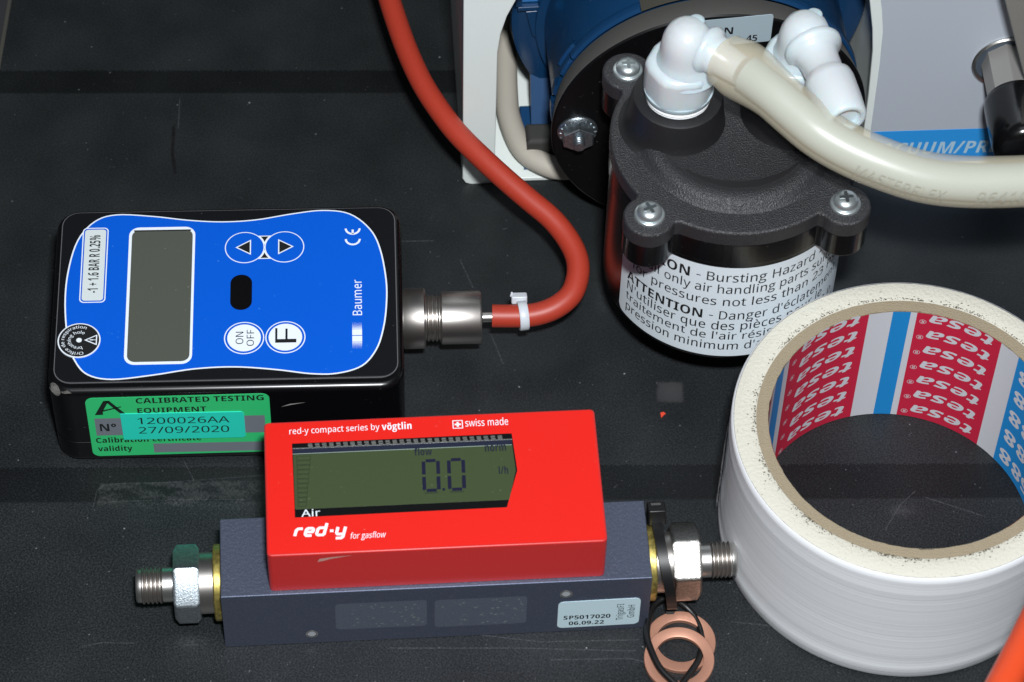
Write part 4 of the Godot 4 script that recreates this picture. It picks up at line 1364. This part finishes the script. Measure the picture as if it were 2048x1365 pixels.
func elbow(g: Node3D, c: Vector3, s: float) -> void:
	var e := part("elbow_fitting", MB.new().lathe(lp([[0, 95.4], [8.7, 95.4], [9.3, 96.2], [9.35, 97.4], [0, 97.6]]), Transform3D(Basis(), c), 48), M.white_plastic, g)
	var hex := PackedVector2Array()
	for i in 6:
		hex.append(Vector2(10.3 * cos(TAU * i / 6), 10.3 * sin(TAU * i / 6)))
	hex = grow(grow(hex, -5.0), 5.0)
	part("hex_base", MB.new().prism(hex, 96.4, 107.8, 2.2, 1.2, Transform3D(Basis(), c), 4), M.white_plastic, e)
	part("neck", MB.new().lathe(lp([[9.4, 104.6], [8.3, 106.8], [7.4, 108.6], [7.0, 110.4], [6.9, 113.5], [6.5, 116.2], [5.4, 118.8], [3.6, 120.5], [1.4, 121.2], [0, 121.3]]), Transform3D(Basis(), c + Vector3(1.2, 0, 0)), 40, 0.0, TAU, 60.0), M.white_plastic, e)
	var at := Vector3(-12.7, 113.0, -7.2) if s < 0 else Vector3(17.9, 113.2, -5.2)
	var dir := Vector3(0.715, 0, 0.70) if s < 0 else Vector3(0.2, -0.02, 0.98)
	dir = dir.normalized()
	var z := dir
	var x := z.cross(Vector3.UP).normalized()
	var b := Basis(x, z, x.cross(z))
	if s < 0:
		part("nozzle", MB.new().lathe(lp([[0, 0], [5.4, 0], [5.3, 3.0], [6.4, 3.8], [6.9, 5.0], [6.3, 6.4], [5.3, 7.2], [5.2, 9.0], [4.4, 9.8], [4.0, 16], [0, 16]]), Transform3D(b, at), 40, 0.0, TAU, 50.0), M.white_plastic, e)
	else:
		part("nozzle", MB.new().lathe(lp([[0, -2], [5.4, -2], [5.6, 1.2], [7.2, 1.7], [7.8, 2.6], [7.6, 3.9], [6.5, 4.8], [5.6, 6.0], [5.2, 8.5], [5.1, 12.0], [5.5, 13.2], [6.5, 14.2], [6.7, 16.0], [6.3, 22.0], [5.7, 27.6], [5.3, 28.4], [4.7, 28.6], [4.0, 28.4], [3.9, 26.6], [0, 26.6]]), Transform3D(b, at), 44, 0.0, TAU, 50.0), M.white_plastic, e)
	part("knob", MB.new().lathe(lp([[0, 119.4], [2.0, 119.4], [2.1, 120.6], [1.4, 121.1], [0, 121.2]]), Transform3D(Basis(), c + Vector3(3.6, -0.9, -2.8)), 20), M.white_plastic, e)


func case(g: Node3D, xf: Transform3D) -> void:
	var white := worn(bumpy(mat(rgb(224, 231, 227), 0.5), grain, 10.0, 0.01), blotch, 60.0)
	var face := xf * Transform3D(FRONT, Vector3.ZERO)
	# front sheet: post, header and instrument side round one big rounded opening
	part("front_post", MB.new().prism(PackedVector2Array([Vector2(0.9, 0.4), Vector2(3.2, -0.6), Vector2(9.6, 0.0), Vector2(9.6, 58), Vector2(10.4, 66), Vector2(12.0, 73), Vector2(14.6, 80), Vector2(19, 88), Vector2(26, 96), Vector2(26, 132), Vector2(-0.6, 132), Vector2(0, 2.4)]), -1.6, 0.0, 0.4, 0.0, face), white, g)
	part("header", MB.new().prism(PackedVector2Array([Vector2(26, 96), Vector2(36, 104), Vector2(50, 110), Vector2(64, 112), Vector2(78, 110), Vector2(92, 106), Vector2(103, 99), Vector2(103, 132), Vector2(26, 132)]), -1.6, 0.0, 0.4, 0.0, face), white, g)
	var edge := PackedVector2Array([Vector2(119.5, 0.2), Vector2(119.0, 20), Vector2(118.6, 35), Vector2(117.6, 54), Vector2(116.5, 63), Vector2(114.3, 75), Vector2(110.0, 88), Vector2(103, 99), Vector2(103, 132), Vector2(300, 132), Vector2(300, 0.2)])
	part("instrument_side", MB.new().prism(edge, -1.6, 0.0, 0.4, 0.0, face), white, g)
	part("floor_sheet", MB.new().box(Vector3(2.4, 0.2, -128), Vector3(119.4, 1.7, -0.2), 0.3, xf), white, g)
	part("side_sheet", MB.new().box(Vector3(0.0, 0.3, -128), Vector3(1.5, 132, -1.7), 0.3, xf), white, g)
	part("inner_wall", MB.new().box(Vector3(119.8, 0.3, -128), Vector3(121.3, 132, -1.8), 0.3, xf), white, g)
	part("back_sheet", MB.new().box(Vector3(1.6, 1.8, -128), Vector3(119.7, 132, -126.5), 0.3, xf), white, g)
	part("top_sheet", MB.new().box(Vector3(0.0, 132.1, -128), Vector3(300, 133.6, 0), 0.3, xf), white, g)
	part("right_side_sheet", MB.new().box(Vector3(298.5, 0.3, -128), Vector3(300, 132, -1.7), 0.3, xf), white, g)
	# motor foot, rubber block and grey mains lead inside the opening
	var blue := mat(rgb(22, 62, 102), 0.4)
	part("motor_foot", MB.new().box(Vector3(21.4, 0, -4.5), Vector3(31, 78, 0), 0.6, xf * Transform3D(Basis(Vector3.RIGHT, -0.6), Vector3(0, 4.5, -12))), blue, g)
	part("foot_base", MB.new().box(Vector3(18.6, 1.8, -26), Vector3(44, 5.0, -3), 0.5, xf), blue, g)
	part("rubber_block", MB.new().prism(rect_poly(19.4, -12.4, 31, -4.6), 4.9, 13.0, 1.6, 0.2, xf), bumpy(mat(rgb(52, 52, 50), 0.75), grain, 4.0, 0.05), g)
	var lead := path3([xf * Vector3(17.8, 24, -110), xf * Vector3(16.6, 11, -76), xf * Vector3(15.6, 7.2, -50), xf * Vector3(14.9, 6.2, -31), xf * Vector3(15.2, 6.0, -20), xf * Vector3(18.2, 6.0, -8.5), xf * Vector3(23.4, 6.0, -2.4), xf * Vector3(30.5, 6.0, 0.2), xf * Vector3(42, 6.0, -3), xf * Vector3(54, 6.0, -12)], 6)
	part("mains_lead", MB.new().tube(lead, 3.5, 20), mat(rgb(176, 170, 158), 0.55), g)
	# silver instrument plate with blue strip
	var fx := func(z: float) -> Callable:
		return func(u: float, w: float) -> Array: return [xf * Vector3(u, w, z), xf.basis * Vector3.BACK]
	var plate := PackedVector2Array([Vector2(122.2, 3.4), Vector2(121.0, 20), Vector2(120.3, 48), Vector2(119.6, 62), Vector2(118.3, 71), Vector2(114, 92), Vector2(112, 110), Vector2(114, 122), Vector2(120, 127), Vector2(290, 127), Vector2(296, 120), Vector2(296, 3.4)])
	var silver := bumpy(mat(rgb(186, 193, 203), 0.45, 0.1), grain, 3.0, 0.008)
	var pn := part("instrument_plate", MB.new().prism(plate, 0.0, 0.25, 0.0, 0.0, face), silver, g)
	part("blue_strip", MB.new().prism(PackedVector2Array([Vector2(122.1, 3.6), Vector2(121.1, 18.4), Vector2(295.8, 18.4), Vector2(295.8, 3.6)]), 0.2, 0.32, 0.0, 0.0, face), mat(rgb(46, 150, 226), 0.45), pn)
	words("lettering", "VACUUM/PRESSURE", bold, 121.6, 7.3, 179.5, 13.0, fx.call(0.36), mat(rgb(176, 206, 224), 0.5), pn, 0, 0.16)
	# valve: chromed ring, flat-sided stem, rubber cap, lever
	var vx := xf * Transform3D(FRONT, Vector3(157.6, 48.0, 0))
	var va := part("valve", MB.new().lathe(lp([[9.6, 0.2], [10.3, 0.3], [10.5, 0.9], [10.1, 1.3], [9.4, 1.0], [9.2, 0.4]]), vx, 48), M.bright_steel, g)
	part("valve_recess", MB.new().lathe(lp([[9.6, 0.3], [0, 0.34]]), vx, 40), mat(rgb(84, 94, 106), 0.4, 0.3), va)
	var st := PackedVector2Array()
	for i in 8:
		st.append(Vector2(7.6 * cos(TAU * i / 8 + 0.2), 7.6 * sin(TAU * i / 8 + 0.2)))
	part("valve_stem", MB.new().prism(st, 0.3, 24.0, 0.3, 0.0, vx), bumpy(mat(rgb(150, 148, 144), 0.5, 0.4), grain, 4.0, 0.01), va)
	part("valve_cap", MB.new().lathe(lp([[8.2, 15.0], [9.0, 15.4], [9.3, 17.0], [9.3, 30.0], [9.0, 32.5], [8.0, 34.4], [6.0, 35.4], [0, 35.7]]), vx, 48, 0.0, TAU, 60.0), worn(mat(rgb(12, 12, 13), 0.25), blotch, 16.0), va)
	part("valve_lever", MB.new().prism(PackedVector2Array([Vector2(142, 110), Vector2(147.3, 93), Vector2(157.0, 63), Vector2(159, 58), Vector2(171, 58), Vector2(171, 110)]), 14.4, 18.2, 0.5, 0.4, face), bumpy(mat(rgb(150, 148, 142), 0.5, 0.4), grain, 4.0, 0.01), va)
